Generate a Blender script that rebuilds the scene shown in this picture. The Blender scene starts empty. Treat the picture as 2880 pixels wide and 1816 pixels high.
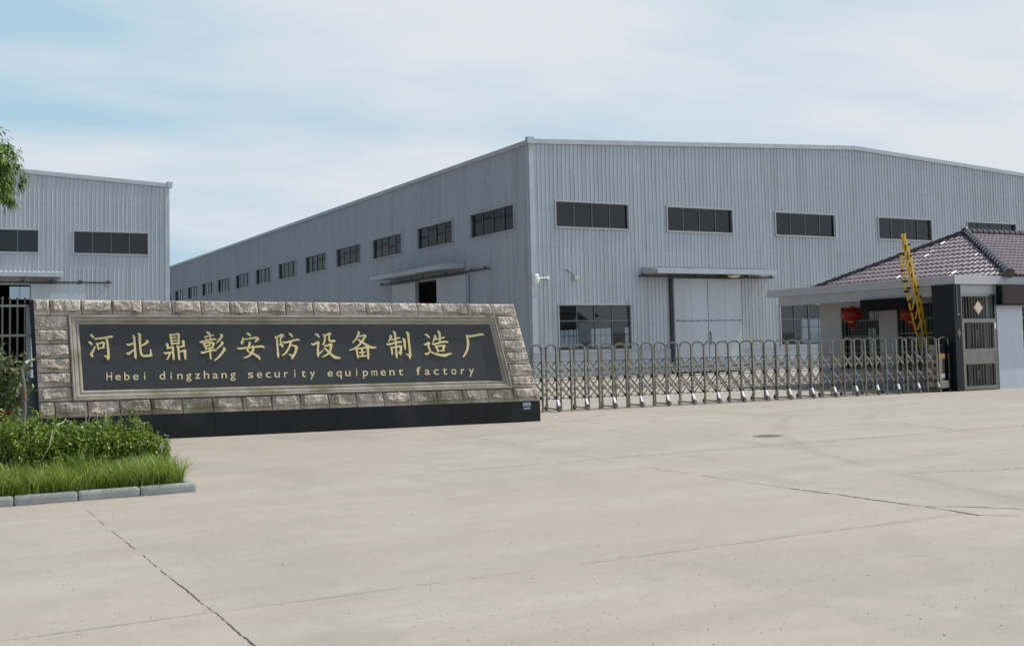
import bpy, bmesh, math, random
from mathutils import Vector, Matrix, noise
R = math.radians
rnd = random.Random(7)
S = bpy.context.scene
COL = S.collection

# ---------------------------------------------------------------- camera, sky, sun, exposure
YAW, PITCH, ROLL = 0.500112316, 0.0565685817, -0.0220395296
fwd = Vector((math.sin(YAW)*math.cos(PITCH), math.cos(YAW)*math.cos(PITCH), math.sin(PITCH)))
rt0 = Vector((math.cos(YAW), -math.sin(YAW), 0))
up0 = rt0.cross(fwd)
rt = rt0*math.cos(ROLL) + up0*math.sin(ROLL)
up = -rt0*math.sin(ROLL) + up0*math.cos(ROLL)
cam = bpy.data.cameras.new('camera'); cam_o = bpy.data.objects.new('camera', cam); COL.objects.link(cam_o)
cam_o.matrix_world = Matrix(((rt.x, up.x, -fwd.x, 0), (rt.y, up.y, -fwd.y, 0), (rt.z, up.z, -fwd.z, 1.6), (0, 0, 0, 1)))
cam.sensor_width = 36; cam.lens = 39.328; cam.shift_y = -0.0375
cam.clip_start = 0.1; cam.clip_end = 3000
S.camera = cam_o

SUN_EL, SUN_FRONT = 59, 11
sd = Vector((math.cos(R(SUN_FRONT))*math.cos(R(SUN_EL)), -math.sin(R(SUN_FRONT))*math.cos(R(SUN_EL)), math.sin(R(SUN_EL))))
sun = bpy.data.lights.new('sun', 'SUN'); sun.energy = 4.3; sun.angle = R(0.55); sun.color = (1, .955, .88)
sun_o = bpy.data.objects.new('sun', sun); COL.objects.link(sun_o)
sun_o.rotation_euler = (-sd).to_track_quat('-Z', 'Y').to_euler()

W = bpy.data.worlds.new('World'); S.world = W; W.use_nodes = True
wn, wl = W.node_tree.nodes, W.node_tree.links
bg = wn['Background']; bg.inputs['Strength'].default_value = 0.09
sky = wn.new('ShaderNodeTexSky'); sky.sky_type = 'NISHITA'; sky.sun_disc = False
sky.sun_elevation = R(SUN_EL); sky.sun_rotation = math.atan2(sd.x, sd.y)
sky.air_density = 1.0; sky.dust_density = 1.6; sky.ozone_density = 1.0
tc = wn.new('ShaderNodeTexCoord')
sp = wn.new('ShaderNodeSeparateXYZ'); wl.new(tc.outputs['Generated'], sp.inputs[0])
def wmath(op, a, b=None, c=None):
    n = wn.new('ShaderNodeMath'); n.operation = op
    for k, v in enumerate((a, b, c)):
        if v is None: continue
        if hasattr(v, 'links'): wl.new(v, n.inputs[k])
        else: n.inputs[k].default_value = v
    return n.outputs[0]
zc = wmath('MAXIMUM', sp.outputs['Z'], 0.0)
den = wmath('ADD', zc, 0.16)
cx = wmath('DIVIDE', sp.outputs['X'], den); cyy = wmath('DIVIDE', sp.outputs['Y'], den)
cb = wn.new('ShaderNodeCombineXYZ'); wl.new(cx, cb.inputs[0]); wl.new(cyy, cb.inputs[1])
mp = wn.new('ShaderNodeMapping'); mp.inputs['Location'].default_value = (3.1, 1.7, 0.4)
mp.inputs['Rotation'].default_value = (0, 0, R(28)); mp.inputs['Scale'].default_value = (.62, 1.0, 1)
wl.new(cb.outputs[0], mp.inputs[0])
n1 = wn.new('ShaderNodeTexNoise'); n1.inputs['Scale'].default_value = 1.5; n1.inputs['Detail'].default_value = 9
n1.inputs['Roughness'].default_value = .5; n1.inputs['Distortion'].default_value = .15
wl.new(mp.outputs[0], n1.inputs['Vector'])
# thicker veil towards the bright side of the sky (sun side) and low down, thin over the west
bias = wmath('MULTIPLY_ADD', sp.outputs['X'], 0.25, n1.outputs[0])
bias = wmath('MULTIPLY_ADD', zc, -0.16, bias)
cr = wn.new('ShaderNodeValToRGB'); cr.color_ramp.elements[0].position = .42; cr.color_ramp.elements[1].position = .66
cr.color_ramp.elements[0].color = (0, 0, 0, 1); cr.color_ramp.elements[1].color = (.95, .95, .95, 1)
wl.new(bias, cr.inputs[0])
def wmix(fac, a, b):
    x = wn.new('ShaderNodeMix'); x.data_type = 'RGBA'
    for k, v in (('Factor', fac), ('A', a), ('B', b)):
        if hasattr(v, 'links'): wl.new(v, x.inputs[k])
        else: x.inputs[k].default_value = (*v, 1)
    return x.outputs['Result']
# summer haze: pale cyan on the sunward half, clearer and darker to the west
hz = wn.new('ShaderNodeMapRange'); hz.interpolation_type = 'SMOOTHSTEP'; hz.inputs['From Min'].default_value = -.5; hz.inputs['From Max'].default_value = .05
hz.inputs['To Max'].default_value = .92; wl.new(sp.outputs['X'], hz.inputs[0])
hw = wn.new('ShaderNodeMapRange'); hw.interpolation_type = 'SMOOTHSTEP'; hw.inputs['From Min'].default_value = -.12; hw.inputs['From Max'].default_value = .42; wl.new(sp.outputs['X'], hw.inputs[0])
base = wmix(hz.outputs[0], sky.outputs[0], wmix(hw.outputs[0], (4.3, 7.0, 8.7), (5.9, 7.75, 8.9)))
cf = wmath('MULTIPLY', cr.outputs[0], hz.outputs[0])
out_ = wmix(cf, base, (8.4, 8.75, 9.2))
# unseen southern sky brightened behind the camera, added to lift facade and sign
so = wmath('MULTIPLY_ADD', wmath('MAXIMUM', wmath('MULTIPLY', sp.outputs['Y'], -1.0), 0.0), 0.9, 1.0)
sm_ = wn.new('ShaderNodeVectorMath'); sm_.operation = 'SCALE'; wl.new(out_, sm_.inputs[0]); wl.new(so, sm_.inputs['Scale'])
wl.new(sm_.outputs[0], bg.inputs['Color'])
S.view_settings.view_transform = 'Standard'; S.view_settings.look = 'None'
S.view_settings.exposure = 0.0; S.view_settings.gamma = 1; S.view_settings.use_curve_mapping = False

# ---------------------------------------------------------------- mesh helpers
class MB:
    """collects boxes, bars, tubes and free faces; build() links them as ONE mesh object"""
    def __init__(self, M=None): self.v = []; self.f = []; self.M = M or Matrix()
    def add(self, vs, fs):
        b = len(self.v); self.v += [tuple(self.M @ Vector(p)) for p in vs]; self.f += [tuple(b+i for i in f) for f in fs]
    def quad(self, a, b, c, d): self.add((a, b, c, d), ((0, 1, 2, 3),))
    def box(self, x0, x1, y0, y1, z0, z1, bev=0.0):
        if bev <= 0:
            self.add([(x, y, z) for z in (z0, z1) for x, y in ((x0, y0), (x1, y0), (x1, y1), (x0, y1))],
                     ((3, 2, 1, 0), (4, 5, 6, 7), (0, 1, 5, 4), (1, 2, 6, 5), (2, 3, 7, 6), (3, 0, 4, 7)))
            return
        bm = bmesh.new(); bmesh.ops.create_cube(bm, size=1)
        for q in bm.verts: q.co = Vector((x0+(q.co.x+.5)*(x1-x0), y0+(q.co.y+.5)*(y1-y0), z0+(q.co.z+.5)*(z1-z0)))
        bmesh.ops.bevel(bm, geom=bm.edges[:], offset=bev, segments=2, affect='EDGES', profile=.6)
        self.bm(bm)
    def bm(self, bm):
        bm.verts.index_update(); self.add([q.co.copy() for q in bm.verts], [[q.index for q in f.verts] for f in bm.faces]); bm.free()
    def tube(self, pts, r, n=8, cap=True):
        pts = [Vector(p) for p in pts]; rr = r if isinstance(r, (list, tuple)) else [r]*len(pts)
        vs, fs = [], []; prev = None
        for i, p in enumerate(pts):
            t = (pts[min(i+1, len(pts)-1)] - pts[max(i-1, 0)])
            if t.length < 1e-9: t = Vector((0, 0, 1))
            t.normalize()
            u = prev if prev is not None else (Vector((0, 0, 1)) if abs(t.z) < .9 else Vector((1, 0, 0)))
            u = u - t*u.dot(t)
            if u.length < 1e-6: u = t.orthogonal()
            u.normalize(); w = t.cross(u); prev = u
            for k in range(n):
                a = 2*math.pi*k/n; vs.append(p + (u*math.cos(a) + w*math.sin(a))*rr[i])
        for i in range(len(pts)-1):
            for k in range(n):
                a, b = i*n+k, i*n+(k+1) % n; fs.append((a, b, b+n, a+n))
        if cap:
            fs.append(tuple(range(n-1, -1, -1))); fs.append(tuple(range((len(pts)-1)*n, len(pts)*n)))
        self.add(vs, fs)
    def bar(self, p, q, w, h, hint=(0, 0, 1)):
        """rectangular bar from p to q, w across, h along the hint direction"""
        p, q = Vector(p), Vector(q); t = (q-p).normalized(); u = Vector(hint); u = u - t*u.dot(t)
        u = t.orthogonal() if u.length < 1e-6 else u
        u.normalize(); s = t.cross(u)
        vs = [e + s*a*w/2 + u*b*h/2 for e in (p, q) for a, b in ((-1, -1), (1, -1), (1, 1), (-1, 1))]
        self.add(vs, ((3, 2, 1, 0), (4, 5, 6, 7), (0, 1, 5, 4), (1, 2, 6, 5), (2, 3, 7, 6), (3, 0, 4, 7)))
    def ell(self, c, rx, ry, rz, nu=16, nv=10):
        vs = [(c[0], c[1], c[2]-rz)]; fs = []
        for j in range(1, nv):
            a = -math.pi/2 + math.pi*j/nv
            for i in range(nu):
                b = 2*math.pi*i/nu; vs.append((c[0]+rx*math.cos(a)*math.cos(b), c[1]+ry*math.cos(a)*math.sin(b), c[2]+rz*math.sin(a)))
        vs.append((c[0], c[1], c[2]+rz)); top = len(vs)-1
        for i in range(nu): fs.append((0, 1+(i+1) % nu, 1+i)); fs.append((top, 1+(nv-2)*nu+i, 1+(nv-2)*nu+(i+1) % nu))
        for j in range(nv-2):
            for i in range(nu):
                a, b = 1+j*nu+i, 1+j*nu+(i+1) % nu; fs.append((a, b, b+nu, a+nu))
        self.add(vs, fs)
    def prism(self, poly, y0, y1):
        """polygon in local x,z pushed from y0 to y1"""
        n = len(poly); vs = [(x, y0, z) for x, z in poly] + [(x, y1, z) for x, z in poly]
        self.add(vs, [tuple(range(n)), tuple(range(2*n-1, n-1, -1))] + [(i, i+n, (i+1) % n+n, (i+1) % n) for i in range(n)])
    def build(self, name, m, parent=None, smooth=False, recalc=True):
        me = bpy.data.meshes.new(name); me.from_pydata(self.v, [], self.f); me.validate()
        if recalc:
            bm = bmesh.new(); bm.from_mesh(me); bmesh.ops.recalc_face_normals(bm, faces=bm.faces[:]); bm.to_mesh(me); bm.free()
        if smooth:
            me.polygons.foreach_set('use_smooth', [True]*len(me.polygons))
            try: me.set_sharp_from_angle(angle=R(smooth if smooth is not True else 40))
            except Exception: pass
        o = bpy.data.objects.new(name, me); COL.objects.link(o); me.materials.append(m)
        if parent: o.parent = parent
        return o

def tag(o, label=None, cat=None, group=None, kind=None):
    if label: o['label'] = label
    if cat: o['category'] = cat
    if group: o['group'] = group
    if kind: o['kind'] = kind
    return o
def empty(name, loc, label, cat, group=None, rz=0):
    o = bpy.data.objects.new(name, None); COL.objects.link(o); o.location = loc; o.rotation_euler = (0, 0, rz); o.empty_display_size = .2
    bpy.context.view_layer.update()
    return tag(o, label, cat, group)
def copy_tree(o, parent=None):
    c = o.copy(); COL.objects.link(c); c.parent = parent
    for ch in list(o.children): copy_tree(ch, c)
    return c
def frame(o, x, y, z=(0, 0, 1)):
    x, y, z, o = Vector(x), Vector(y), Vector(z), Vector(o)
    return Matrix(((x.x, y.x, z.x, o.x), (x.y, y.y, z.y, o.y), (x.z, y.z, z.z, o.z), (0, 0, 0, 1)))

# ---------------------------------------------------------------- materials
def mat(name, col, rough=.6, metal=0, spec=.5, var=.12, scale=3.0, bump=0, bscale=40, stretch=None, coat=0, dirt=None, dscale=.6, damt=.5):
    """principled with object-space noise variation; dirt = second colour of real stains"""
    m = bpy.data.materials.new(name); m.use_nodes = True; n, l = m.node_tree.nodes, m.node_tree.links
    b = n['Principled BSDF']; b.inputs['Roughness'].default_value = rough; b.inputs['Metallic'].default_value = metal
    b.inputs['Specular IOR Level'].default_value = spec; b.inputs['Coat Weight'].default_value = coat
    t = n.new('ShaderNodeTexCoord'); g = n.new('ShaderNodeMapping'); l.new(t.outputs['Object'], g.inputs[0])
    if stretch: g.inputs['Scale'].default_value = stretch
    z = n.new('ShaderNodeTexNoise'); z.inputs['Scale'].default_value = scale; z.inputs['Detail'].default_value = 7; z.inputs['Roughness'].default_value = .6
    l.new(g.outputs[0], z.inputs['Vector'])
    r = n.new('ShaderNodeMapRange'); r.inputs['From Min'].default_value = .3; r.inputs['From Max'].default_value = .7
    r.inputs['To Min'].default_value = 1-var; r.inputs['To Max'].default_value = 1+var; l.new(z.outputs[0], r.inputs[0])
    x = n.new('ShaderNodeMix'); x.data_type = 'RGBA'; x.blend_type = 'MULTIPLY'; x.inputs['Factor'].default_value = 1
    x.inputs['A'].default_value = (*col, 1); l.new(r.outputs[0], x.inputs['B']); out = x.outputs['Result']
    if dirt:
        d = n.new('ShaderNodeTexNoise'); d.inputs['Scale'].default_value = dscale; d.inputs['Detail'].default_value = 8; l.new(g.outputs[0], d.inputs['Vector'])
        dr = n.new('ShaderNodeMapRange'); dr.inputs['From Min'].default_value = .48; dr.inputs['From Max'].default_value = .72
        dr.inputs['To Max'].default_value = damt; l.new(d.outputs[0], dr.inputs[0])
        y = n.new('ShaderNodeMix'); y.data_type = 'RGBA'; l.new(dr.outputs[0], y.inputs['Factor']); l.new(out, y.inputs['A'])
        y.inputs['B'].default_value = (*dirt, 1); out = y.outputs['Result']
    l.new(out, b.inputs['Base Color'])
    if bump:
        q = n.new('ShaderNodeTexNoise'); q.inputs['Scale'].default_value = bscale; q.inputs['Detail'].default_value = 6; l.new(t.outputs['Object'], q.inputs['Vector'])
        u = n.new('ShaderNodeBump'); u.inputs['Strength'].default_value = bump; u.inputs['Distance'].default_value = .02
        l.new(q.outputs[0], u.inputs['Height']); l.new(u.outputs[0], b.inputs['Normal'])
    return m
def leafmat(name, ca, cb, rough=.45, trans=.25):
    m = bpy.data.materials.new(name); m.use_nodes = True; n, l = m.node_tree.nodes, m.node_tree.links
    b = n['Principled BSDF']; b.inputs['Roughness'].default_value = rough; b.inputs['Specular IOR Level'].default_value = .45
    g = n.new('ShaderNodeNewGeometry'); x = n.new('ShaderNodeMix'); x.data_type = 'RGBA'
    l.new(g.outputs['Random Per Island'], x.inputs['Factor']); x.inputs['A'].default_value = (*ca, 1); x.inputs['B'].default_value = (*cb, 1)
    l.new(x.outputs['Result'], b.inputs['Base Color'])
    t = n.new('ShaderNodeBsdfTranslucent'); l.new(x.outputs['Result'], t.inputs['Color'])
    s = n.new('ShaderNodeMixShader'); s.inputs[0].default_value = trans
    l.new(b.outputs[0], s.inputs[1]); l.new(t.outputs[0], s.inputs[2]); l.new(s.outputs[0], n['Material Output'].inputs[0])
    return m
def thin_glass(name, tint, refl=.09):
    m = bpy.data.materials.new(name); m.use_nodes = True; n, l = m.node_tree.nodes, m.node_tree.links
    n.remove(n['Principled BSDF'])
    t = n.new('ShaderNodeBsdfTransparent'); t.inputs[0].default_value = (*tint, 1)
    g = n.new('ShaderNodeBsdfGlossy'); g.inputs['Roughness'].default_value = .02; g.inputs[0].default_value = (.9, .95, 1, 1)
    lw = n.new('ShaderNodeLayerWeight'); lw.inputs[0].default_value = .5; pw = n.new('ShaderNodeMath'); pw.operation = 'POWER'; l.new(lw.outputs['Facing'], pw.inputs[0]); pw.inputs[1].default_value = 4.0
    f = n.new('ShaderNodeMath'); f.operation = 'MULTIPLY_ADD'; l.new(pw.outputs[0], f.inputs[0]); f.inputs[1].default_value = .6; f.inputs[2].default_value = .05
    s = n.new('ShaderNodeMixShader'); l.new(f.outputs[0], s.inputs[0]); l.new(t.outputs[0], s.inputs[1]); l.new(g.outputs[0], s.inputs[2])
    l.new(s.outputs[0], n['Material Output'].inputs[0]); return m

def sheet_mat():
    """painted profiled steel: sheets of slightly different age, screw rows, vertical dirt runs"""
    m = bpy.data.materials.new('profiled_sheet'); m.use_nodes = True; n, l = m.node_tree.nodes, m.node_tree.links
    b = n['Principled BSDF']; b.inputs['Roughness'].default_value = .42
    t = n.new('ShaderNodeTexCoord'); sx = n.new('ShaderNodeSeparateXYZ'); l.new(t.outputs['Object'], sx.inputs[0])
    def M(op, a, c=None, d=None):
        q = n.new('ShaderNodeMath'); q.operation = op
        for k, v in enumerate((a, c, d)):
            if v is None: continue
            if hasattr(v, 'links'): l.new(v, q.inputs[k])
            else: q.inputs[k].default_value = v
        return q.outputs[0]
    def mix(f, a, c):
        x = n.new('ShaderNodeMix'); x.data_type = 'RGBA'
        for k, v in (('Factor', f), ('A', a), ('B', c)):
            if hasattr(v, 'links'): l.new(v, x.inputs[k])
            else: x.inputs[k].default_value = (*v, 1) if isinstance(v, tuple) else v
        return x.outputs['Result']
    def noi(sc, st, det=6):
        g = n.new('ShaderNodeMapping'); g.inputs['Scale'].default_value = st; l.new(t.outputs['Object'], g.inputs[0])
        z = n.new('ShaderNodeTexNoise'); z.inputs['Scale'].default_value = sc; z.inputs['Detail'].default_value = det; z.inputs['Roughness'].default_value = .6; l.new(g.outputs[0], z.inputs['Vector']); return z.outputs[0]
    def rng(v, a, c, lo=0., hi=1.):
        r = n.new('ShaderNodeMapRange'); r.inputs['From Min'].default_value = a; r.inputs['From Max'].default_value = c; r.inputs['To Min'].default_value = lo; r.inputs['To Max'].default_value = hi; l.new(v, r.inputs[0]); return r.outputs[0]
    run = M('ADD', sx.outputs['X'], sx.outputs['Y'])
    w = n.new('ShaderNodeTexWhiteNoise'); w.noise_dimensions = '1D'; l.new(M('FLOOR', M('MULTIPLY', run, 1.0)), w.inputs['W'])
    col = mix(w.outputs['Value'], (.372, .392, .418), (.408, .425, .446))
    col = mix(rng(noi(.25, (1, 1, .6), 4), .35, .68, 0, .7), col, (.37, .395, .425))
    col = mix(rng(noi(2.6, (1, 1, .05), 8), .48, .70, 0, .6), col, (.275, .28, .285))        # dirt runs
    low = rng(sx.outputs['Z'], 0, 2.6, .16, 0.)
    col = mix(rng(M('ADD', noi(1.3, (1, 1, .5), 8), low), .58, .82, 0, .6), col, (.27, .26, .245))   # splash dirt near the foot
    zz = M('FRACT', M('MULTIPLY_ADD', sx.outputs['Z'], .5, .14)); dots = M('FRACT', M('MULTIPLY', run, 4.0))
    line = M('MULTIPLY', M('LESS_THAN', M('ABSOLUTE', M('SUBTRACT', zz, .5)), .012), M('LESS_THAN', M('ABSOLUTE', M('SUBTRACT', dots, .5)), .13))
    col = mix(M('MULTIPLY', line, .5), col, (.16, .15, .145))
    l.new(col, b.inputs['Base Color'])
    u = n.new('ShaderNodeBump'); u.inputs['Strength'].default_value = .25; u.inputs['Distance'].default_value = .05; l.new(noi(.9, (1, 1, .35), 3), u.inputs['Height']); l.new(u.outputs[0], b.inputs['Normal'])
    return m
M_sheet = sheet_mat()
M_trim = mat('sheet_trim', (.385, .405, .43), .4, 0, .5, .1, 1.2)
M_soffit = mat('canopy_sheet', (.42, .44, .46), .5, 0, .5, .1, 1)
M_door = mat('steel_door_paint', (.40, .43, .46), .45, 0, .5, .05, .8, stretch=(1, 1, .3), dirt=(.34, .35, .36), dscale=.9)
M_dark = mat('dark_steel', (.045, .045, .048), .5, .3, .5, .25, 6)
M_plinth = mat('painted_plinth', (.36, .385, .41), .7, 0, .3, .1, 2, dirt=(.28, .28, .27))
M_winframe = mat('window_surround', (.36, .37, .385), .45, 0, .5, .08, 2)
M_mull = mat('window_mullion', (.11, .125, .14), .4, .2, .5, .1, 3)
M_inner = mat('shed_interior', (.16, .165, .17), .8, 0, .2, .1, 1)
M_glassdark = mat('dark_film_glass', (.010, .0125, .0155), .05, 0, .28, .25, .8)
M_glass = thin_glass('clear_glass', (.38, .43, .45))
M_conc = None
M_granite = mat('black_granite', (.0115, .0108, .0102), .42, 0, .22, .35, 60, dirt=(.05, .05, .048), dscale=1.2, damt=.35)
M_panel = mat('grey_slate_panel', (.042, .0405, .040), .5, 0, .3, .08, 9, dirt=(.058, .057, .055), dscale=.9)
M_gold = mat('gold_lettering', (.70, .55, .25), .5, .05, .5, .06, 12)
M_gold2 = mat('pale_gold_lettering', (.70, .56, .31), .5, .0, .5, .05, 12)
M_steel = mat('stainless_steel', (.27, .255, .225), .2, 1, .5, .12, 9, stretch=(1, 1, .2))
M_steeldull = mat('dull_stainless', (.15, .145, .13), .36, .9, .5, .15, 7)
M_doorsteel = mat('brushed_door_steel', (.20, .20, .185), .3, .9, .5, .15, 8)
M_rubber = mat('caster_rubber', (.02, .02, .022), .6)
M_alu = mat('bright_plate', (.78, .78, .80), .25, .6, .5, .05)
M_yellow = mat('yellow_boom_paint', (.62, .37, .03), .4, 0, .5, .12, 5)
M_black = mat('black_plastic', (.010, .010, .011), .6, 0, .15)
M_white = mat('house_render', (.43, .42, .405), .8, 0, .2, .06, 2.2, dirt=(.40, .385, .36), dscale=.8, damt=.5)
M_fascia = mat('fascia_render', (.47, .465, .47), .75, 0, .25, .05, 1.5, stretch=(.3, .3, 2), dirt=(.37, .36, .35), dscale=1.5, damt=.45)
M_tilewall = mat('pale_tiled_wall', (.44, .46, .51), .45, 0, .5, .05, 3)
M_darkgran = mat('dark_green_granite', (.009, .012, .0135), .35, 0, .25, .4, 40)
M_tile = mat('glazed_roof_tile', (.165, .108, .115), .2, 0, .5, .25, 4.5, coat=.5)
M_ridge = mat('glazed_ridge_tile', (.045, .030, .036), .22, 0, .5, .25, 5, coat=.4)
M_led = mat('dark_display_face', (.010, .006, .006), .6, 0, .08, .1, 20)
M_red = mat('red_lantern_cloth', (.27, .011, .008), .6, 0, .3, .12, 8, stretch=(1, 1, .1))
M_goldfoil = mat('lantern_gold', (.45, .28, .05), .4, .5)
M_goldpaint = mat('faded_gold_paint', (.24, .12, .02), .6)
M_fencewall = mat('grey_fence_render', (.085, .10, .108), .85, 0, .2, .18, 1.5, dirt=(.05, .055, .055), dscale=1.2)
M_cam = mat('white_plastic', (.72, .72, .70), .35)
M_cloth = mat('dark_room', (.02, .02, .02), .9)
M_kerb = mat('kerb_stone', (.30, .297, .285), .8, 0, .2, .1, 5, bump=.25, bscale=60, dirt=(.22, .22, .21), dscale=2)
M_soil = mat('dark_soil', (.045, .035, .025), .95, 0, .1, .3, 12)
M_bark = mat('grey_bark', (.19, .155, .12), .9, 0, .1, .25, 14, bump=.4, bscale=50)
M_straw = mat('dry_straw', (.62, .55, .42), .8, 0, .2, .1, 8)
M_iron = mat('cast_iron', (.24, .21, .175), .8, .1, .4, .3, 15)
M_orange = mat('orange_panel', (.62, .30, .07), .5)
M_card = mat('brown_board', (.38, .25, .14), .8)

def stone_mat():
    m = bpy.data.materials.new('split_granite'); m.use_nodes = True; n, l = m.node_tree.nodes, m.node_tree.links
    b = n['Principled BSDF']; b.inputs['Roughness'].default_value = .9; b.inputs['Specular IOR Level'].default_value = .15
    t = n.new('ShaderNodeTexCoord')
    a = n.new('ShaderNodeTexNoise'); a.inputs['Scale'].default_value = 3.2; a.inputs['Detail'].default_value = 9; a.inputs['Roughness'].default_value = .68; l.new(t.outputs['Object'], a.inputs['Vector'])
    r = n.new('ShaderNodeValToRGB'); e = r.color_ramp.elements
    e[0].position = .28; e[0].color = (.23, .18, .14, 1); e[1].position = .72; e[1].color = (.78, .685, .60, 1)
    k = e.new(.5); k.color = (.56, .47, .395, 1); l.new(a.outputs[0], r.inputs[0])
    c = n.new('ShaderNodeTexNoise'); c.inputs['Scale'].default_value = 1.1; c.inputs['Detail'].default_value = 6; l.new(t.outputs['Object'], c.inputs['Vector'])
    # moss grows in patches, more of it near the damp foot of the wall
    s = n.new('ShaderNodeSeparateXYZ'); l.new(t.outputs['Object'], s.inputs[0])
    h = n.new('ShaderNodeMapRange'); h.inputs['From Min'].default_value = .45; h.inputs['From Max'].default_value = 1.7; h.inputs['To Min'].default_value = .17; h.inputs['To Max'].default_value = -.08; l.new(s.outputs['Z'], h.inputs[0])
    ad = n.new('ShaderNodeMath'); ad.operation = 'ADD'; l.new(c.outputs[0], ad.inputs[0]); l.new(h.outputs[0], ad.inputs[1])
    mr = n.new('ShaderNodeMapRange'); mr.inputs['From Min'].default_value = .52; mr.inputs['From Max'].default_value = .78; mr.inputs['To Max'].default_value = .75; l.new(ad.outputs[0], mr.inputs[0])
    x = n.new('ShaderNodeMix'); x.data_type = 'RGBA'; l.new(mr.outputs[0], x.inputs['Factor']); l.new(r.outputs[0], x.inputs['A']); x.inputs['B'].default_value = (.15, .14, .075, 1)
    l.new(x.outputs['Result'], b.inputs['Base Color'])
    q = n.new('ShaderNodeTexNoise'); q.inputs['Scale'].default_value = 34; q.inputs['Detail'].default_value = 8; q.inputs['Roughness'].default_value = .7; l.new(t.outputs['Object'], q.inputs['Vector'])
    u = n.new('ShaderNodeBump'); u.inputs['Strength'].default_value = 1.0; u.inputs['Distance'].default_value = .035; l.new(q.outputs[0], u.inputs['Height']); l.new(u.outputs[0], b.inputs['Normal'])
    return m
M_stone = stone_mat()
def mould_mat():
    m = mat('carved_stone_frame', (.325, .285, .24), .7, 0, .3, .12, 6, bump=.15, bscale=60)
    n, l = m.node_tree.nodes, m.node_tree.links; b = n['Principled BSDF']; src = b.inputs['Base Color'].links[0].from_socket
    t = n.new('ShaderNodeTexCoord'); c = n.new('ShaderNodeTexNoise'); c.inputs['Scale'].default_value = 1.6; c.inputs['Detail'].default_value = 8; l.new(t.outputs['Object'], c.inputs['Vector'])
    g = n.new('ShaderNodeNewGeometry'); s = n.new('ShaderNodeSeparateXYZ'); l.new(g.outputs['Normal'], s.inputs[0])
    # moss on the ledges where water lies (faces that look up) in patches
    a = n.new('ShaderNodeMath'); a.operation = 'MULTIPLY_ADD'; a.inputs[1].default_value = .22; l.new(s.outputs['Z'], a.inputs[0]); l.new(c.outputs[0], a.inputs[2])
    mr = n.new('ShaderNodeMapRange'); mr.inputs['From Min'].default_value = .52; mr.inputs['From Max'].default_value = .76; mr.inputs['To Max'].default_value = .85; l.new(a.outputs[0], mr.inputs[0])
    x = n.new('ShaderNodeMix'); x.data_type = 'RGBA'; l.new(mr.outputs[0], x.inputs['Factor']); l.new(src, x.inputs['A']); x.inputs['B'].default_value = (.115, .115, .05, 1)
    l.new(x.outputs['Result'], b.inputs['Base Color']); return m
M_mould = mould_mat()

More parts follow.
